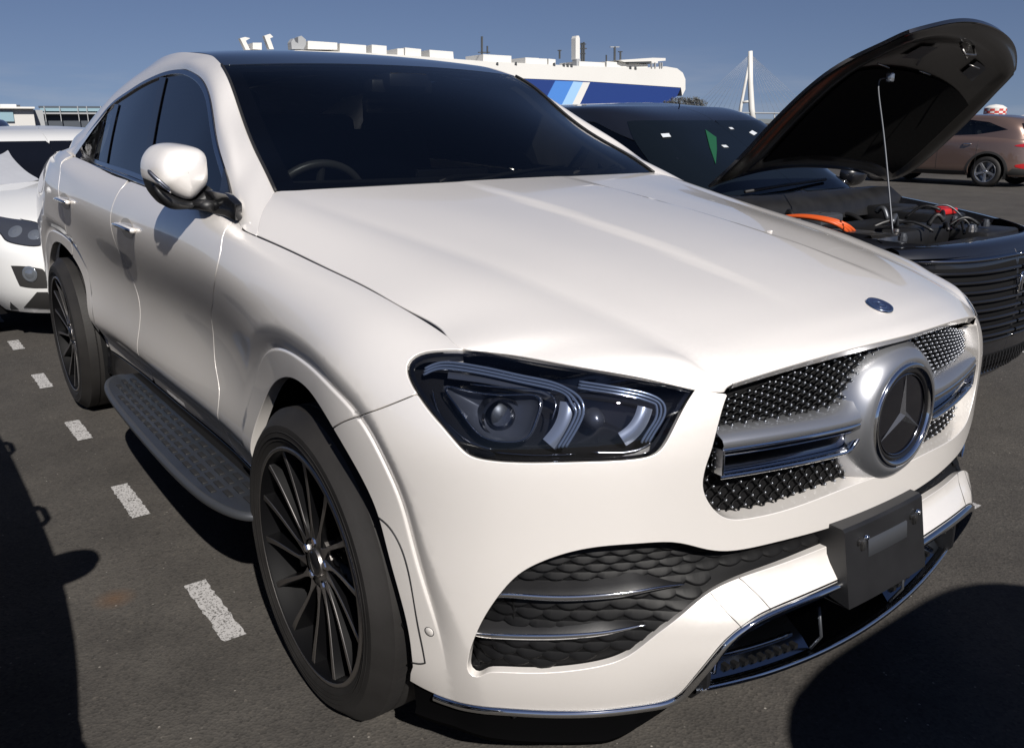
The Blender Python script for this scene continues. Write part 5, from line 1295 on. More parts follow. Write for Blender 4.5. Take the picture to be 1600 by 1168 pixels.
def crossover(loc, rz, paint, label, name='crossover_car', face='silver'):
    r = empty(name, loc, 0); sp = dict(CRO); sp['paint'] = paint; sp['face'] = face; W, D, G = car_body(r, sp)
    tag(r, label, 'car')
    rl = np.vstack([sidehit(W, [(-3.93, .90), (-4.12, .955)]), rearhit(W, [(-.60, .96), (-.42, .95), (-.42, .89), (-.62, .865)]), sidehit(W, [(-4.14, .865)])]); surf_part(r, W, smooth_closed(rl, (), 4), 'tail_lamp', M['red_lens'], .006, .03)
    rl = np.vstack([sidehit(W, [(-4.08, .852), (-4.17, .85)]), rearhit(W, [(-.62, .85), (-.60, .78)]), sidehit(W, [(-4.17, .80)])]); surf_part(r, W, smooth_closed(rl, (), 4), 'reversing_lamp', M['lamp_clear'], .005, .03)
    rl = rearhit(W, [(-.72, .50), (-.40, .49), (-.40, .44), (-.72, .45)]); surf_part(r, W, smooth_closed(rl, (), 3), 'reflector', M['red_lens'], .006, .03)
    rl = rearhit(W, [(-.74, .42), (-.01, .40), (-.01, .28), (-.74, .28)]); surf_part(r, W, seg(rl, 8), 'bumper_insert', M['trim_brown'], .004, .04)
    q = [(x, z) for x, z in ((-3.0, .25), (-1.28, .25), (-1.30, .34), (-2.98, .34))]; surf_part(r, W, seg(sidehit(W, q), 10), 'side_cladding', M['trim_brown'], .006, .05)
    for cx in (-.83, -3.44):
        a = np.linspace(-.1, math.pi+.1, 20); c2 = np.vstack([np.column_stack([cx+.445*np.cos(a), .335+.445*np.sin(a)]), np.column_stack([cx+.396*np.cos(a[::-1]), .335+.396*np.sin(a[::-1])])])
        surf_part(r, W, sidehit(W, c2), 'arch_cladding', M['trim_brown'], .008, .04)
    hd = fronthit(W, [(-.74, .78), (-.60, .70), (-.45, .69), (-.48, .77), (-.72, .83)]); surf_part(r, W, smooth_closed(hd, (), 4), 'headlamp', M['lamp_clear'], .004, .03)
    surf_part(r, W, seg(fronthit(W, [(-.40, .60), (-.01, .60), (-.01, .76), (-.42, .76)]), 8), 'grille', M['black_gloss'], .004, .04)
    for xs_ in (-1.45, -2.32, -3.2):
        q = W.P(sidehit(W, [(xs_, z) for z in np.linspace(.38, 1.0, 8)])); line_part(r, q, .0035, 'door_gap', M['seam'])
    for xs_ in (-2.12, -2.98):
        q = W.P(sidehit(W, [(xs_, .93)]))[0]; line_part(r, [q+[-.09, -.01, 0], q+[-.05, -.03, 0], q+[.05, -.03, 0], q+[.09, -.01, 0]], .013, 'door_handle', M['chrome'])
    simple_mirror(r, -1.46, .85, 1.07, M[paint])
    r.rotation_euler = (0, 0, rz); return r
br = crossover((-10.95, 19.30, 0), math.pi, 'brown', 'bronze brown crossover with silver alloy wheels at the far right, seen from the side')
br['group'] = 'crossovers parked around the lot'
index_tree()
pt = {M['brown']: None}
def relative(loc, rz, paint, label, group=None):
    c = copy_tree(br, None, loc=loc, rz=rz, swap={M['brown']: M[paint]}); c['label'] = label
    return c
nb_ = relative((1.62, -2.58, 0), 0, 'grey_car', 'dark grey crossover parked beside the white SUV, just outside the left edge')
for c in [o for o in bpy.data.objects if o.parent == nb_ and o.name.startswith('door_mirror')]:
    c.location.y += .13 if any(v.parent == c and v.data and sum(p.co.y for p in v.data.vertices) < 0 for v in bpy.data.objects if v.type == 'MESH') else -.13
relative((6.34, -.04, 0), 0, 'silver_car', 'silver crossover added out of view in front of the white SUV to cast a shadow')  # unseen car, added to throw the rounded shadow on the ground at lower right
ws_ = relative((-11.2, 23.4, 0), math.pi, 'white_car', 'white crossover half hidden behind the bronze brown crossover')
ws_.scale = (1.05, 1, 1.04)
relative((-10.9, 2.4, 0), 0, 'white_car', 'white car with its roof just showing past the rear of the white SUV')
sc_ = relative((-10.6, -.5, 0), 0, 'navy', 'navy car whose dark roof shows above the white saloon'); sc_.scale = (1, 1, .96)
relative((-16.4, -.3, 0), 0, 'white_car', 'white car in the second row behind the white saloon, only its roof edge showing')
relative((-9.4, 13.6, 0), 0, 'navy', 'dark blue crossover seen below the raised black bonnet')
# ------------------------------------------------------------------ black hatchback with its bonnet up
BK = dict(W=[(-4.24, -.16, .80, 3.4, 4, .20), (-4.30, -.05, .865, 3.2, 4, .30), (-4.33, -.01, .890, 3.2, 4, .45), (-4.32, 0, .895, 3.4, 4, .62),
             (-4.30, -.02, .89, 3.4, 4, [(-4.3, .88), (-2.4, .84), (-1, .80), (0, .76)]), (-4.25, -.05, .865, 3.6, 4, [(-4.3, 1.02), (-3.4, 1.0), (-1.4, .95), (-.6, .90), (0, .845)]),
             (-4.16, -.12, .80, 3.8, 4, [(-4.3, 1.10), (-3.4, 1.06), (-1.4, 1.01), (-.8, .95), (-.1, .875)])],
          deck=[(-4.3, 1.15), (-3.4, 1.14), (-1.3, 1.065), (-.8, 1.03), (-.12, .915)],
          G=[(-4.18, -1.16, .79, 5, 5, 1.005), (-4.10, -1.42, .755, 5, 5, 1.16), (-3.95, -1.74, .71, 5, 5, 1.34), (-3.70, -1.98, .65, 5, 4, 1.46), (-3.5, -2.15, .59, 5, 4, 1.50)],
          side_windows=[[(-1.5, 1.05), (-2.5, 1.07), (-2.5, 1.42), (-2.2, 1.41), (-1.85, 1.30)], [(-2.58, 1.07), (-3.4, 1.10), (-3.66, 1.20), (-3.3, 1.36), (-2.9, 1.42), (-2.58, 1.43)]],
          sharp=True, wscreen=(.81, 1., .03, .47, .015), rwindow=(0, .15, .10, .42, .03), wheels=(-.86, -3.47, .335, .86), arch=.39, paint='black_paint', deck_part=False, face='rim_black', h=.05, wglass='frit_blue')
M['frit_blue'] = mat('dark_windscreen', (.004, .006, .008), .03, 0, 0, spec=.6)
bl = (0.06, 2.52, 0); blk = empty('hatchback_car', bl); W, D, G = car_body(blk, BK); ob = Ob(bl, 0)
tag(blk, 'black hatchback with its bonnet propped open, beside the white SUV coupe', 'car')
fd_ = 1 if D.nrm(np.array([D.Lu*.7]), np.array([D.Lv*.5]))[0][2] > 0 else -1
ux = lambda x: D.Lu*np.interp(x, *(lambda P_: (P_[:, 0], np.linspace(0, 1, 200)))(D.raw(np.linspace(0, D.Lu, 200), np.full(200, D.Lv*.02))))
u1 = float(ux(-1.12)); vi = D.Lv*.055
uE = D.Lu*.994; hb = seg(np.array([(u1, vi), (uE, vi), (uE, D.Lv), (u1, D.Lv)]), 24)
HB = empty('bonnet', parent=blk)
M['bonnet_inner'] = mat('bonnet_inner_black', (.006, .0055, .005), .3, 0, .5, .12)
M['felt'] = mat('bonnet_insulation', (.004, .0038, .0036), .95, spec=.1, bump=(60, .4, .002))
nb = np.array([U(x, y, 'y', 1.85) for x, y in [(1106, 290), (1158, 241), (1203, 192), (1242, 153), (1288, 114), (1340, 83), (1385, 62), (1421, 46), (1447, 40)]])-np.array(bl)
fbn = np.array([U(x, y, 'y', 3.34) for x, y in [(1372, 273), (1418, 267), (1450, 244), (1496, 202), (1535, 163), (1562, 134), (1577, 117), (1587, 101), (1591, 90)]])-np.array(bl)
def along(P_, s):
    L = np.r_[0, np.cumsum(np.linalg.norm(np.diff(P_, axis=0), axis=1))]; return cs(L, P_, np.atleast_1d(s)*L[-1])
def bon(s, t):
    s = np.atleast_1d(s).astype(float); k = np.abs(2*t-1); s0_ = .15*(1-k**2.6); s2 = s0_+(1-s0_)*s; s2 = s2*(1-.055*k**7); a = along(nb, s2); c = along(fbn, s2); P_ = a*(1-t)+c*t
    P_[:, 2] += .085*(1-k**2.2)*sstep(-.3, 1.0, s)*1.0; P_[:, 0] += .035*(1-k**2)*s**3; return P_
ss = np.linspace(0, 1, 34); ts_ = np.r_[0, .012, .03, np.linspace(.06, .94, 27), .97, .988, 1]
BG = np.array([bon(ss, t) for t in ts_]); du_ = np.gradient(BG, axis=1); dv_ = np.gradient(BG, axis=0); BN = np.cross(dv_, du_); BN /= np.linalg.norm(BN, axis=2)[:, :, None]; BN *= np.sign(-BN[:, :, 0:1]*1.0)
# outer skin normal points up and back; the underside is offset the other way
rim_in = BG-BN*.015
b = MB(); b.grid(BG); b.grid(rim_in)
for A_, B__ in ((BG[0], rim_in[0]), (BG[-1], rim_in[-1]), (BG[:, 0], rim_in[:, 0]), (BG[:, -1], rim_in[:, -1])): b.grid([A_, B__])
b.build('bonnet_skin', M['black_paint'], HB, smooth=True, angle=.9)
ti_ = np.linspace(0, 1, len(ts_)); 
def und(s, t, o):
    i = t*(len(ts_)-1); j = s*(len(ss)-1); i0 = int(min(i, len(ts_)-2)); j0 = int(min(j, len(ss)-2)); a = i-i0; c = j-j0
    P_ = (BG[i0, j0]*(1-a)+BG[i0+1, j0]*a)*(1-c)+(BG[i0, j0+1]*(1-a)+BG[i0+1, j0+1]*a)*c; return P_-BN[i0, j0]*o
def ring_pts(m, o, n=24, s0=0., s1=1.):
    s_a, s_b = s0+m, s1-m; t_a, t_b = m*.8+.02, 1-m*.8-.02
    return [und(s_a+(s_b-s_a)*k/n, t_a, o) for k in range(n)]+[und(s_b, t_a+(t_b-t_a)*k/n, o) for k in range(n)]+[und(s_b-(s_b-s_a)*k/n, t_b, o) for k in range(n)]+[und(s_a, t_b-(t_b-t_a)*k/n, o) for k in range(n+1)]
b = MB(); b.grid([ring_pts(.01, .016), ring_pts(.035, .022), ring_pts(.055, .038), ring_pts(.105, .040), ring_pts(.125, .026), ring_pts(.16, .024)]); b.build('bonnet_frame', M['bonnet_inner'], HB, smooth=True)
b = MB(); b.grid([[und(s, t, .024) for s in np.linspace(.12, .88, 14)] for t in np.linspace(.1, .9, 16)]); b.build('inner_panel', M['bonnet_inner'], HB, smooth=True)
b = MB(); b.grid([[und(s, t, .034+.006*math.sin(math.pi*(t-.14)/.72)) for s in np.linspace(.12, .66, 12)] for t in np.linspace(.14, .86, 16)]); b.build('insulation_mat', M['felt'], HB, smooth=True)
for t in (.30, .70):
    b = MB(); b.grid([[und(.74+.09*k, t+q, .034) for k in (0, .5, 1)] for q in (-.05, 0, .05)]); b.build('access_panel', M['anthracite'], HB)
b = MB(); c = und(.86, .5, .045); b.tube([c+[-.0, -.06, .02], c+[.02, -.05, -.02], c+[.02, .05, -.02], c+[0, .06, .02]], .006, 8); b.build('bonnet_striker', M['steel'], HB, smooth=True)
for s_, t_ in ((.72, .16), (.68, .42), (.80, .62)):
    b = MB(); c = und(s_, t_, .04); b.tube([c, c+[.03, .05, -.02]], .004, 6); b.build('bonnet_clip', M['steel'], HB, smooth=True)
# engine bay
EB = empty('engine_bay', parent=blk)
b = MB(); b.box((-.64, 0, .70), (1.02, 1.42, .06)); b.box((-1.17, 0, .86), (.05, 1.44, .30)); b.build('bay_floor', M['cavity'], EB)
for sg in (-1, 1):
    tp = [D.raw(np.array([u]), np.array([0.]))[0] for u in np.linspace(u1-.05, D.Lu-.55, 24)]
    b = MB(); b.grid([[p+[0, 0, -.001], p+[0, .06, .004], p+[0, .085, -.02], [p[0], p[1]+.09, .72]] for p in tp]); V0 = np.vstack(b.V)*[1, -sg, 1]; b.V = [V0]; b.build('fender_rail', M['black_paint'], EB, smooth=True, angle=.7)
yy = np.linspace(-.70, .70, 19)
b = MB(); b.grid([[(-.20-.35*abs(y)**3, y, .865), (-.13-.35*abs(y)**3, y, .885), (-.06-.45*abs(y)**3, y, .872), (-.045-.45*abs(y)**3, y, .84)] for y in yy]); b.build('front_panel', M['black_paint'], EB, smooth=True)
b = MB(); b.grid([[(-1.22, y, 1.03), (-1.10, y, 1.035), (-1.02, y, .98), (-1.0, y, .90)] for y in yy*1.04]); b.build('cowl_cover', M['black_matt'], EB, smooth=True)
comps = [('engine_cover', (-.62, -.12, .86), (.42, .50, .10), 'black_matt'), ('battery_box', (-.72, .48, .85), (.30, .26, .16), 'black_matt'), ('inverter', (-.55, -.45, .84), (.34, .26, .13), 'steel'), ('air_box', (-.36, .30, .83), (.26, .34, .12), 'black_matt'),
         ('fuse_box', (-.95, .50, .90), (.18, .30, .10), 'black_matt'), ('reservoir', (-.98, -.50, .90), (.16, .18, .10), 'lamp_clear'), ('brake_unit', (-.93, -.22, .90), (.16, .2, .10), 'anthracite'), ('radiator_top', (-.24, -.05, .84), (.08, 1.0, .06), 'black_matt')]
for nm, c, d, mt_ in comps: b = MB(); b.box(c, d); b.build(nm, M[mt_], EB, bevel=.018)
M['orange'] = mat('orange_cable', (.55, .085, .015), .5); M['red_cap'] = mat('red_plastic', (.45, .02, .02), .4)
for k in range(3):
    b = MB(); b.tube(smooth_open([(-1.0, -.62+.03*k, .93), (-.82, -.60+.03*k, .965), (-.62, -.56+.03*k, .945), (-.60, -.48+.03*k, .90)], 6), .009, 8); b.build('high_voltage_cable', M['orange'], EB, smooth=True)
b = MB(); b.box((-.60, .44, .945), (.05, .14, .03)); b.box((-.66, .52, .945), (.08, .04, .03)); b.build('battery_terminal', M['red_cap'], EB, bevel=.006)
for k in range(16):
    a = RNG.uniform([-1., -.6, .87], [-.25, .6, .93]); d = RNG.uniform([-.25, -.25, -.03], [.25, .25, .05])
    b = MB(); b.tube(smooth_open([a, a+d*.5+[0, 0, .04], a+d], 5), RNG.uniform(.006, .014), 6); b.build('hose', M['black_matt' if k % 5 else 'anthracite'], EB, smooth=True)
for k in range(12):
    a = RNG.uniform([-.95, -.6, .90], [-.25, .6, .935]); b = MB(); b.lathe([(.001, .014), (.014, .014), (.016, 0), (.02, 0), (.02, -.02)], a, (0, 0, 1), 10); b.build('bay_fitting', M['steel' if k % 4 == 0 else 'anthracite'], EB, smooth=True, angle=.6)
b = MB(); pr_ = smooth_open([U(1395, 366, 'y', 1.86)-np.array(bl), U(1388.5, 290, 'y', 1.925)-np.array(bl), U(1378.4, 190, 'y', 2.01)-np.array(bl), U(1372.5, 132, 'y', 2.06)-np.array(bl), U(1376, 124, 'y', 2.07)-np.array(bl), U(1389, 122, 'y', 2.07)-np.array(bl)], 5); b.tube(pr_, .0042, 8); b.build('prop_rod', M['anthracite'], blk, smooth=True)
b = MB(); b.box(U(1391, 121, 'y', 2.07)-np.array(bl), (.03, .03, .04)); b.build('rod_clip', M['lamp_clear'], blk, bevel=.008)
# nose: slatted grille, chrome bar, lower mesh, lip, emblem frame
nose = lambda pts, x=5: fronthit(W, pts)
gq = seg(nose([(-.62, .47), (-.01, .45), (-.01, .80), (-.66, .79)]), 10); surf_part(blk, W, gq, 'grille_back', M['cavity'], .001, .05)
for k in range(8):
    z = .475+.042*k; pts = W.P(nose([(y, z) for y in np.linspace(-.63, -.01, 16)]))+[.012, 0, 0]
    for sg in (-1, 1):
        b = MB(); b.grid([[p*[1, -sg, 1]+[0, 0, .008], p*[1, -sg, 1]+[.012, 0, .004], p*[1, -sg, 1]+[.010, 0, -.006], p*[1, -sg, 1]+[-.004, 0, -.010]] for p in pts]); b.build('grille_slat', M['black_gloss'], blk, smooth=True)
for z, r_, n_m, mt_ in ((.822, .012, 'chrome_bar', 'chrome_dark'), (.445, .009, 'grille_edge', 'black_gloss'), (.215, .016, 'lip_trim', 'chrome_dark')):
    ymax = .80 if z > .8 else (.66 if z > .4 else .80); pts = W.P(nose([(y, z) for y in np.linspace(-ymax, -.005, 24)]))+[.006, 0, 0]; line_part(blk, pts, r_, n_m, M[mt_])
surf_part(blk, W, seg(nose([(-.60, .25), (-.01, .24), (-.01, .37), (-.64, .37)]), 10), 'lower_grille', M['cavity'], .002, .05)
b = MB()
for k in range(4):
    for y in np.linspace(-.6, .6, 40):
        p = W.P(nose([(-abs(y)-1e-3, .262+.030*k)]))[0]; p = p*[1, -np.sign(y), 1]; b.box(p+[.006, .0075*(k % 2), 0], (.008, .008, .026))
b.build('lower_mesh', M['black_matt'], blk)['kind'] = 'stuff'
hq = smooth_closed(nose([(-.70, .79), (-.74, .70), (-.86, .72), (-.875, .80), (-.80, .83)]), (), 4); surf_part(blk, W, hq, 'headlamp', M['lamp_clear'], .003, .03)
p = W.P(nose([(-.005, .70)]))[0]; b = MB()
hpoly = [(-.055, -.045), (-.045, .048), (.045, .048), (.055, -.045)]
b.tube([np.array([p[0]+.03, y, .70+z]) for y, z in hpoly], .005, 8, closed=True); b.build('emblem_frame', M['chrome'], blk, smooth=True)
b = MB()
for y in (-.026, .026): b.box((p[0]+.030, y, .70), (.006, .012, .072))
b.box((p[0]+.030, 0, .70), (.006, .045, .011)); b.build('emblem_letter', M['chrome'], blk, bevel=.002)
# things behind the windscreen of the black car
gp = lambda y, v: G.P(np.array([[G.Lu-abs(y), G.Lv*v]]))[0]*[1, -1 if y < 0 else 1, 1]
def on_ws(px, name, mt_, size, rot=0):
    o = ob.loc_o(); d = ob.dl(ray(*px)); uv = G.hit(o, d) if True else 0
    p = G.P(uv)[0]; n_ = G.N(uv)[0]*fl2(G)
    if False: pass
    e1 = np.cross([0, 0, 1.], n_); e1 /= np.linalg.norm(e1); e2 = np.cross(n_, e1); b = MB()
    c, s = math.cos(rot), math.sin(rot); a_ = (e1*c+e2*s)*size[0]/2; b_ = (-e1*s+e2*c)*size[1]/2
    p = p+n_*.006; b.add([p-a_-b_, p+a_-b_, p+a_+b_, p-a_+b_, p-a_-b_+n_*.001, p+a_-b_+n_*.001, p+a_+b_+n_*.001, p-a_+b_+n_*.001], [(0, 1, 2, 3), (4, 5, 6, 7), (0, 1, 5, 4), (1, 2, 6, 5), (2, 3, 7, 6), (3, 0, 4, 7)]); return b.build(name, mt_, blk)
M['paper'] = mat('paper', (.50, .53, .56), .6); M['green_paper'] = mat('green_paper', (.008, .07, .03), .5)
GR = Surf(np.concatenate([G.net, (G.net[::-1][1:])*[1, -1, 1]], 0)); GR.build_bvh(300, 60)
G = GR
for px_, nm, mt_, sz, rt_ in (((1040, 213), 'windscreen_sticker', 'paper', (.05, .035), .1), ((1142, 202), 'windscreen_sticker', 'paper', (.03, .02), 0), ((1176, 209), 'windscreen_sticker', 'paper', (.06, .035), .4), ((1132, 230), 'windscreen_sticker', 'paper', (.04, .025), 0)):
    on_ws(px_, nm, M[mt_], sz, rt_)
uvg = np.array([G.hit(ob.loc_o(), ob.dl(ray(*q))) for q in ((1101, 204), (1118, 216), (1119, 234), (1117, 258), (1108, 232))])
V_ = G.P(uvg)+[.004, 0, .004]; b = MB(); b.add(V_, [(0, 1, 2, 3, 4)]); b.add(V_+[.002, 0, .002], [(4, 3, 2, 1, 0)]); b.build('green_tag', M['green_paper'], blk)
simple_mirror(blk, -1.50, .86, 1.08, M['black_paint'])
W_ = empty('wiper', parent=blk); b = MB(); b.tube([(-1.2, -.5, 1.055), (-1.22, -.1, 1.075), (-1.26, .3, 1.085)], .009, 8); b.build('wiper_blade', M['seam'], W_, smooth=True)
# ------------------------------------------------------------------ ground
def asphalt():
    m_ = bpy.data.materials.new('asphalt'); m_.use_nodes = True; n = m_.node_tree.nodes; l = m_.node_tree.links; b = n['Principled BSDF']
    b.inputs['Roughness'].default_value = .88; b.inputs['Specular IOR Level'].default_value = .3
    tc = n.new('ShaderNodeTexCoord'); P_ = tc.outputs['Object']
    def noise(sc, de=4, rg=.5):
        t = n.new('ShaderNodeTexNoise'); t.inputs['Scale'].default_value = sc; t.inputs['Detail'].default_value = de; t.inputs['Roughness'].default_value = rg; l.new(P_, t.inputs['Vector']); return t.outputs[0]
    def ramp(src, pts):
        r = n.new('ShaderNodeValToRGB'); r.color_ramp.elements[0].position = pts[0][0]; r.color_ramp.elements[0].color = (*pts[0][1], 1)
        r.color_ramp.elements[1].position = pts[-1][0]; r.color_ramp.elements[1].color = (*pts[-1][1], 1)
        for p, c in pts[1:-1]: e = r.color_ramp.elements.new(p); e.color = (*c, 1)
        l.new(src, r.inputs[0]); return r.outputs[0]
    def mix(a, b_, f, mode='MIX'):
        x = n.new('ShaderNodeMix'); x.data_type = 'RGBA'; x.blend_type = mode
        if isinstance(f, (int, float)): x.inputs[0].default_value = f
        else: l.new(f, x.inputs[0])
        for i, v in ((6, a), (7, b_)):
            if isinstance(v, tuple): x.inputs[i].default_value = (*v, 1)
            else: l.new(v, x.inputs[i])
        return x.outputs[2]
    base = ramp(noise(.35, 5, .6), [(.3, (.050, .0455, .0415)), (.52, (.061, .056, .051)), (.72, (.070, .0645, .0585))])
    base = mix(base, ramp(noise(5, 6, .65), [(.35, (.86, .86, .86)), (.65, (1.1, 1.1, 1.09))]), 1., 'MULTIPLY')
    v = n.new('ShaderNodeTexVoronoi'); v.inputs['Scale'].default_value = 130; l.new(P_, v.inputs['Vector'])
    base = mix(base, ramp(v.outputs['Color'], [(.0, (.62, .62, .62)), (.45, (.97, .97, .97)), (.85, (1.08, 1.07, 1.05)), (1., (1.6, 1.55, 1.5))]), 1., 'MULTIPLY')
    v2 = n.new('ShaderNodeTexVoronoi'); v2.inputs['Scale'].default_value = 26; l.new(P_, v2.inputs['Vector'])
    sp = n.new('ShaderNodeMath'); sp.operation = 'LESS_THAN'; sp.inputs[1].default_value = .075; l.new(v2.outputs['Distance'], sp.inputs[0])
    sw = n.new('ShaderNodeMath'); sw.operation = 'MULTIPLY'; l.new(sp.outputs[0], sw.inputs[0])
    rr = ramp(noise(9, 2), [(.50, (0, 0, 0)), (.62, (.75, .75, .75))]); l.new(rr, sw.inputs[1])
    base = mix(base, (.30, .28, .25), sw.outputs[0])
    base = mix(base, ramp(noise(1.3, 3, .55), [(.30, (.84, .84, .84)), (.5, (1., 1., 1.)), (.70, (1.13, 1.12, 1.10))]), 1., 'MULTIPLY')
    # a rust stain on the asphalt
    sx = n.new('ShaderNodeVectorMath'); sx.operation = 'DISTANCE'; sx.inputs[1].default_value = (-.83, -1.27, 0); l.new(P_, sx.inputs[0])
    s2 = ramp(sx.outputs['Value'], [(0, (.55, .55, .55)), (.07, (0, 0, 0))]); base = mix(base, (.12, .06, .025), s2)
    l.new(base, b.inputs['Base Color'])
    bp = n.new('ShaderNodeBump'); bp.inputs['Strength'].default_value = .35; bp.inputs['Distance'].default_value = .004
    l.new(v.outputs['Distance'], bp.inputs['Height']); l.new(bp.outputs[0], b.inputs['Normal']); return m_
M['asphalt'] = asphalt()
b = MB(); b.grid([[(x, y, 0) for y in (-3000, 3000)] for x in (-3000, 3000)]); tag(b.build('ground', M['asphalt']), kind='structure')
def line_paint():
    m_ = mat('worn_line_paint', (.42, .41, .40), .8); n = m_.node_tree.nodes; l = m_.node_tree.links; b = n['Principled BSDF']
    tc = n.new('ShaderNodeTexCoord'); t = n.new('ShaderNodeTexNoise'); t.inputs['Scale'].default_value = 160; t.inputs['Detail'].default_value = 4; l.new(tc.outputs['Object'], t.inputs['Vector'])
    r = n.new('ShaderNodeValToRGB'); r.color_ramp.elements[0].position = .36; r.color_ramp.elements[0].color = (.09, .085, .08, 1); r.color_ramp.elements[1].position = .50; r.color_ramp.elements[1].color = (.42, .41, .405, 1)
    l.new(t.outputs[0], r.inputs[0]); l.new(r.outputs[0], b.inputs['Base Color'])
    t2 = n.new('ShaderNodeTexNoise'); t2.inputs['Scale'].default_value = 42; t2.inputs['Detail'].default_value = 5; l.new(tc.outputs['Object'], t2.inputs['Vector'])
    r2 = n.new('ShaderNodeMapRange'); r2.inputs[1].default_value = .30; r2.inputs[2].default_value = .37; l.new(t2.outputs[0], r2.inputs[0])
    l.new(r2.outputs[0], b.inputs['Alpha']); return m_
M['paint_line'] = line_paint()
def dash(x0, x1, y, w_=.065, name='parking_line_dash'):
    b = MB(); n = 26; L1 = []; L2 = []
    for i in range(n):
        t = i/(n-1); j = RNG.uniform(-.0035, .0035, 2); L1.append((x0+(x1-x0)*t, y-w_/2+j[0], .004)); L2.append((x0+(x1-x0)*t, y+w_/2+j[1], .004))
    b.grid([L1, L2]); return tag(b.build(name, M['paint_line']), kind='structure')
for x0, x1 in ((-.772, -.395), (-1.73, -1.378), (-2.695, -2.379), (-3.72, -3.387), (-4.72, -4.428), (-5.7, -5.4), (-6.7, -6.4)): dash(x0, x1, -1.045-.01*(x0 < -.9))
for x0 in (.43, 1.4, -.53, -1.5, -2.5): dash(x0-.35, x0+.03, 1.50)
for k in range(-6, 9): dash(-4.4-2.6*k*0-6, -6, 0) if False else None
for yy_ in (4.05, 6.6, 9.1): 
    for x0 in np.arange(-4.4, .5, .98): dash(x0, x0+.35, yy_)
# ------------------------------------------------------------------ background: ship, bridge, sheds, tank
M['ship_white'] = mat('ship_white', (.62, .61, .58), .5, noise=(.05, .03, 3)); M['ship_blue'] = mat('ship_blue', (.012, .035, .16), .45)
M['ship_mid'] = mat('ship_mid_blue', (.06, .19, .52), .45); M['ship_pale'] = mat('ship_pale_blue', (.28, .46, .68), .45); M['ship_grey'] = mat('ship_grey', (.30, .31, .32), .6)
M['dark_steel'] = mat('dark_steel', (.05, .055, .06), .6); M['shed'] = mat('shed_wall', (.50, .49, .47), .7); M['shed_dark'] = mat('shed_dark', (.045, .055, .07), .6)
M['teal'] = mat('shed_window', (.22, .33, .38), .3); M['concrete'] = mat('far_concrete', (.30, .31, .32), .8); M['red'] = mat('signal_red', (.48, .04, .03), .6)
gA = Pdist(300, 150, 300.)[:2]; gB = Pdist(1075, 150, 400.)[:2]; e_s = (gB-gA); Ls = np.linalg.norm(e_s); e_s /= Ls; n_s = np.array([-e_s[1], e_s[0]]); n_s *= np.sign(n_s@(gA-CAM_C[:2]))
def pl(px, py, off=0):
    d = ray(px, py); t = ((gA+n_s*off-CAM_C[:2])@n_s)/(d[:2]@n_s); p = CAM_C+d*t; return p
def slab(parent, name, mt_, pts, depth, off=0):
    """a block whose front outline is given by lines of sight onto the ship's side"""
    P_ = [pl(x, y, off) for x, y in pts]; n = len(P_); s3 = np.array([n_s[0], n_s[1], 0])
    b = MB(); F = [(i, (i+1) % n, n+(i+1) % n, n+i) for i in range(n)]; F += [tuple(range(n)), tuple(range(2*n-1, n-1, -1))]
    b.add(P_+[p+s3*depth for p in P_], F); return b.build(name, M[mt_], parent)
ship = empty('car_carrier_ship', tuple(pl(700, 193))[:2]+(0,)); tag(ship, 'white and blue car carrier ship moored beyond the parked cars', 'ship')
SH = bpy.data.objects.new('ship_tmp', None)
class Sp: pass
def sslab(name, mt_, pts, depth, off=0):
    o = slab(None, name, mt_, pts, depth, off); o.parent = ship; o.matrix_parent_inverse = Matrix.Translation(ship.location).inverted(); return o
hull = [(338, 88), (380, 82), (470, 79), (560, 82), (640, 87), (760, 96), (900, 103), (1000, 106), (1040, 104), (1058, 107), (1067, 114), (1071, 124), (1071, 140), (1066, 150)]
sslab('upper_hull', 'ship_white', hull+[(1064, 137), (900, 126), (700, 118), (338, 107)], 28)
sslab('lower_hull', 'ship_blue', [(338, 107), (700, 118), (900, 126), (1064, 137), (1058, 150), (1046, 160), (1035, 196), (338, 196)], 28, .15)
sslab('stripe', 'ship_mid', [(868, 126.5), (896, 127.5), (872, 176), (842, 176)], .4, -.1)
sslab('stripe', 'ship_pale', [(896, 127.5), (911, 128.5), (888, 176), (872, 176)], .4, -.1)
sslab('stripe', 'ship_white', [(911, 128.5), (922, 129), (900, 176), (888, 176)], .4, -.1)
for pts in ([(481, 64), (527, 67), (527, 78), (481, 77)], [(531, 68), (572, 71), (572, 83), (531, 81)], [(581, 70), (604, 72), (604, 85), (581, 83)], [(621, 76), (631, 76), (631, 87), (621, 87)], [(633, 74.5), (658, 77), (658, 91), (633, 89)], [(671, 78), (708, 81), (709, 96), (672, 94)],
            [(755, 85), (799, 87.5), (799, 99), (755, 97)], [(821, 90), (842, 91), (842, 102), (821, 101)], [(842, 91.5), (855, 92), (855, 103), (842, 102)], [(857, 92), (868, 93), (868, 104), (857, 103)], [(905, 96), (945, 98), (945, 107), (905, 106)], [(948, 96), (1012, 101), (1012, 110), (948, 108)]):
    sslab('deck_house', 'ship_white', pts, 14, 3)
sslab('bridge_deck', 'ship_white', [(968, 94), (1020, 90.5), (1040, 91), (1040, 95), (1028, 96), (1028, 99), (1018, 99), (1018, 96), (975, 97)], 20, 1)
sslab('bridge_windows', 'dark_steel', [(982, 97), (1026, 96), (1026, 98.5), (982, 99.5)], 18, 1.4)
for x in (1018, 1023.5, 1031, 1034): sslab('bridge_post', 'ship_grey', [(x, 98), (x+1.5, 98), (x+1.5, 106), (x, 106)], .8, -.5)
sslab('funnel', 'ship_white', [(899.5, 60), (901, 56), (904.5, 56), (906, 60), (906, 93), (899.5, 93)], 3, 4)
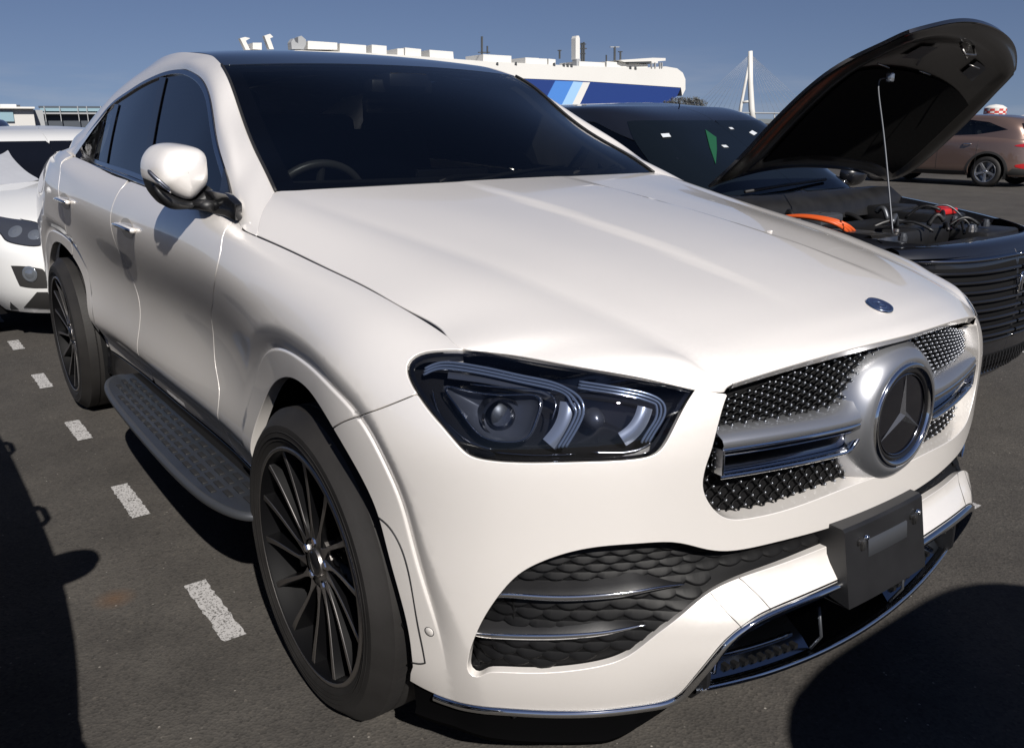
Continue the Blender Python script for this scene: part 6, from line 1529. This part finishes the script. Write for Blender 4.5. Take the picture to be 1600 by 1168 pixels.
sslab('funnel_base', 'ship_grey', [(901, 92), (907, 92), (907, 106), (901, 106)], 3, 3.5)
for x, y0, y1, w_ in ((753.5, 57, 86, 1.2), (762, 72, 84, .8), (875, 78, 92, .9), (910, 67, 96, 1.3), (913, 66, 96, .9), (961, 73, 97, 1.2), (970, 80, 96, .9), (948, 86, 97, .6)):
    sslab('mast', 'dark_steel', [(x-w_, y0), (x+w_, y0), (x+w_, y1), (x-w_, y1)], .5, 5)
for x, y, w_ in ((961, 73.5, 7), (911, 69, 5), (911, 76, 6), (910, 84, 5), (757, 82, 9), (875, 79, 2.5), (970, 81, 3)): sslab('mast_arm', 'ship_grey' if x == 961 else 'dark_steel', [(x-w_, y-.7), (x+w_, y-.7), (x+w_, y+.8), (x-w_, y+.8)], .6, 5)
for pts in ([(375, 60), (383, 58), (391, 60), (384, 64), (391, 78), (384, 78)], [(413, 56), (422, 53), (427, 58), (422, 60), (428, 77), (421, 77)]): sslab('davit', 'ship_grey' if False else 'ship_white', pts, 2.5, 2)
sslab('deck_locker', 'ship_white', [(395, 67), (409, 67), (409, 78), (395, 77)], 6, 2)
sslab('deck_crane', 'ship_grey', [(455, 66), (459, 60), (462, 66), (466, 68), (466, 58), (471, 56), (478, 62), (478, 70), (474, 77), (456, 77)], 4, 2)
for x, y in ((777, 98), (806, 98), (866, 99), (881, 100), (887, 100.5), (893, 101), (985, 104), (993, 105)): sslab('deck_fitting', 'dark_steel', [(x-1, y), (x+1.5, y-1), (x+2, y+4), (x-1.5, y+3)], .6, -.3)
# ---- harbour bridge
def far(px, py, hd): return Pdist(px, py, hd)
bt = empty('bridge_tower', tuple(far(1172, 193, 1100))[:2]+(0,)); tag(bt, 'white cable stayed bridge tower on the skyline right of the ship', 'bridge')
def ft(name, mt_, pts, r, hd=1100, n=8, parent=bt, flat=None):
    b = MB(); b.tube([far(x, y, hd) for x, y in pts], r, n, flat=flat); o = b.build(name, mt_, parent, smooth=True); o.matrix_parent_inverse = Matrix.Translation(parent.location).inverted(); return o
ft('tower_leg', M['ship_white'], [(1178, 196), (1174.5, 170), (1172.5, 130), (1172.5, 80)], [3.6, 3.6, 3.2, 2.6])
ft('tower_leg', M['ship_white'], [(1154, 196), (1158, 165), (1165, 128), (1171, 98)], [2.2, 2.0, 1.8, 1.6], 1180)
ft('cross_beam', M['ship_white'], [(1160, 160), (1175, 158)], 1.5)
M['cable'] = mat('bridge_cable', (.30, .31, .33), .6)
for k in range(10):
    t = k/9; ft('stay_cable', M['cable'], [(1171, 86+4*t), (1075+78*t, 176)], .12, n=4); ft('stay_cable', M['cable'], [(1174, 86+4*t), (1272-78*t, 177)], .12, n=4)
ft('bridge_deck', M['concrete'], [(960, 174), (1100, 175.5), (1240, 177.5), (1420, 180)], 1.0, n=6)
for x in (1000, 1040, 1100, 1135, 1210, 1250): ft('bridge_pier', M['concrete'], [(x, 176), (x, 197)], .8)
# ---- left: warehouse and elevated dark structure
def block(name, mt_, x0, x1, y0, hd, depth, parent=None, y1=None):
    a = far(x0, 193, hd); c = far(x1, 193, hd); a[2] = c[2] = 0; zt = far((x0+x1)/2, y0, hd)[2]; zb = far((x0+x1)/2, y1, hd)[2] if y1 else 0
    d = c-a; nn = np.array([-d[1], d[0], 0]); nn /= np.linalg.norm(nn); nn *= np.sign(nn[:2]@(a[:2]-CAM_C[:2])); b = MB()
    V = [a+[0, 0, zb], c+[0, 0, zb], c+nn*depth+[0, 0, zb], a+nn*depth+[0, 0, zb]]; V += [v+np.array([0, 0, zt-zb]) for v in V]
    b.add(V, [(0, 1, 2, 3), (4, 5, 6, 7), (0, 1, 5, 4), (1, 2, 6, 5), (2, 3, 7, 6), (3, 0, 4, 7)]); return b.build(name, M[mt_], parent)
wh = empty('warehouse'); tag(wh, 'low pale warehouse with a wide window band at the far left', 'building')
block('wall', 'shed', -30, 55, 169.5, 150, 30, wh); block('roof', 'ship_white', -34, 58, 166.8, 149, 32, wh, 169.6); block('window', 'teal', -20, 23, 174, 149.6, .5, wh, 190); block('side_wing', 'concrete', 55, 70, 172, 152, 20, wh)
block('roof_housing', 'ship_white', 5, 30, 163, 158, 6, wh, 167); block('roof_housing', 'shed_dark', 26, 36, 164, 160, 5, wh, 166.5)
el = empty('elevated_deck'); tag(el, 'dark elevated steel deck building behind the parked cars on the left', 'building')
block('roof_slab', 'teal', 66, 182, 169.2, 175, 40, el, 174); block('upper_beam', 'shed_dark', 64, 182, 166, 180, 40, el, 169); block('lower_storey', 'shed_dark', 68, 182, 178, 176, 38, el); block('floor_slab', 'concrete', 66, 182, 176, 174.6, 40, el, 178.4)
for x in (72, 96, 124, 138, 160): block('column', 'ship_grey', x, x+1.2, 166, 174, .6, el, 190)
for x in (100, 132): b = MB(); 
# ---- right: checkered tank, lattice mast, far shore
tk = empty('storage_tank'); tag(tk, 'red and white checkered round tank on the skyline at the right edge', 'tank')
tc_ = far(1552, 193, 420); tc_[2] = 0; tr_ = 4.2; zt_ = far(1552, 168.5, 420)[2]
b = MB(); b.lathe([(tr_, 0), (tr_, zt_), (tr_*.6, zt_+1.0), (.01, zt_+1.4)], tc_, (0, 0, 1), 32); b.build('tank_shell', M['ship_white'], tk, smooth=True, angle=.6)
for j in range(5):
    for i in range(16):
        if (i+j) % 2: continue
        a = [2*math.pi*(i+t)/16 for t in (0, .5, 1)]; z0 = zt_*(j+3)/8-.4; z1 = zt_*(j+4)/8-.4; b = MB()
        b.grid([[tc_+[math.cos(t)*(tr_+.06), math.sin(t)*(tr_+.06), z] for t in a] for z in (z0, z1)]); b.build('red_square', M['red'], tk)
ms = empty('lattice_mast'); tag(ms, 'thin red and white lattice mast beside the raised black bonnet', 'mast')
for k in range(7):
    z0, z1 = far(1519.5, 196-5.2*k, 380)[2], far(1519.5, 190.8-5.2*k, 380)[2]; p = far(1519.5, 193, 380)
    for dx, dy in ((-.5, -.5), (.5, -.5), (.5, .5), (-.5, .5)):
        b = MB(); b.tube([(p[0]+dx, p[1]+dy, z0), (p[0]+dx, p[1]+dy, z1)], .16, 5); b.build('mast_leg', M['red' if k % 2 else 'ship_white'], ms)
    b = MB(); b.tube([(p[0]-.5, p[1]-.5, z0), (p[0]+.5, p[1]+.5, z1)], .12, 5); b.tube([(p[0]+.5, p[1]-.5, z0), (p[0]-.5, p[1]+.5, z1)], .12, 5); b.build('mast_brace', M['red' if k % 2 else 'ship_white'], ms)
M['leaf_far'] = mat('far_tree_crowns', (.085, .088, .085), .9, noise=(.3, .3, 3))
for (px_, py_, hd, r_) in ((1062, 162, 260, 3.6), (1084, 162, 255, 3.4), (1046, 164, 265, 2.6)):
    T_ = empty('round_tree'); tag(T_, {1062: 'largest grey green tree crown above the black hatchback roof', 1084: 'rounded grey green tree crown, rightmost of three above the black roof', 1046: 'small grey green tree crown, leftmost of three above the black roof'}[px_], 'tree')
    c = far(px_, py_+2, hd); b = MB()
    for i in range(1400):
        d = RNG.normal(size=3); d /= np.linalg.norm(d); rr = r_*RNG.uniform(.55, 1.05)*(1+.12*math.sin(7*d[0]+5*d[1])); p = c+d*rr*[1, 1, .6]; s_ = RNG.uniform(.16, .34); a1 = RNG.normal(size=3); a2 = RNG.normal(size=3); b.add([p, p+a1*s_, p+a2*s_], [(0, 1, 2)])
    b.build('crown', M['leaf_far'], T_); b = MB(); b.tube([(c[0], c[1], 0), (c[0], c[1], c[2])], [.5, .25], 8); b.build('trunk', M['dark_steel'], T_)
M['shore'] = mat('far_shore', (.16, .18, .19), .9)
b = MB(); G_ = []
for x in np.linspace(-200, 1800, 120): 
    h = 187.5+1.6*math.sin(x*.03)+RNG.uniform(-1, 1); p = far(x, 193, 1500); p[2] = 0; q = far(x, h, 1500); G_.append([p, q, q+[(q-CAM_C)[0]*.02, (q-CAM_C)[1]*.02, -2]])
b.grid(G_); tag(b.build('far_shore', M['shore']), kind='structure')
M['water'] = mat('harbour_water', (.02, .045, .07), .12, bump=(.4, .3, .1))
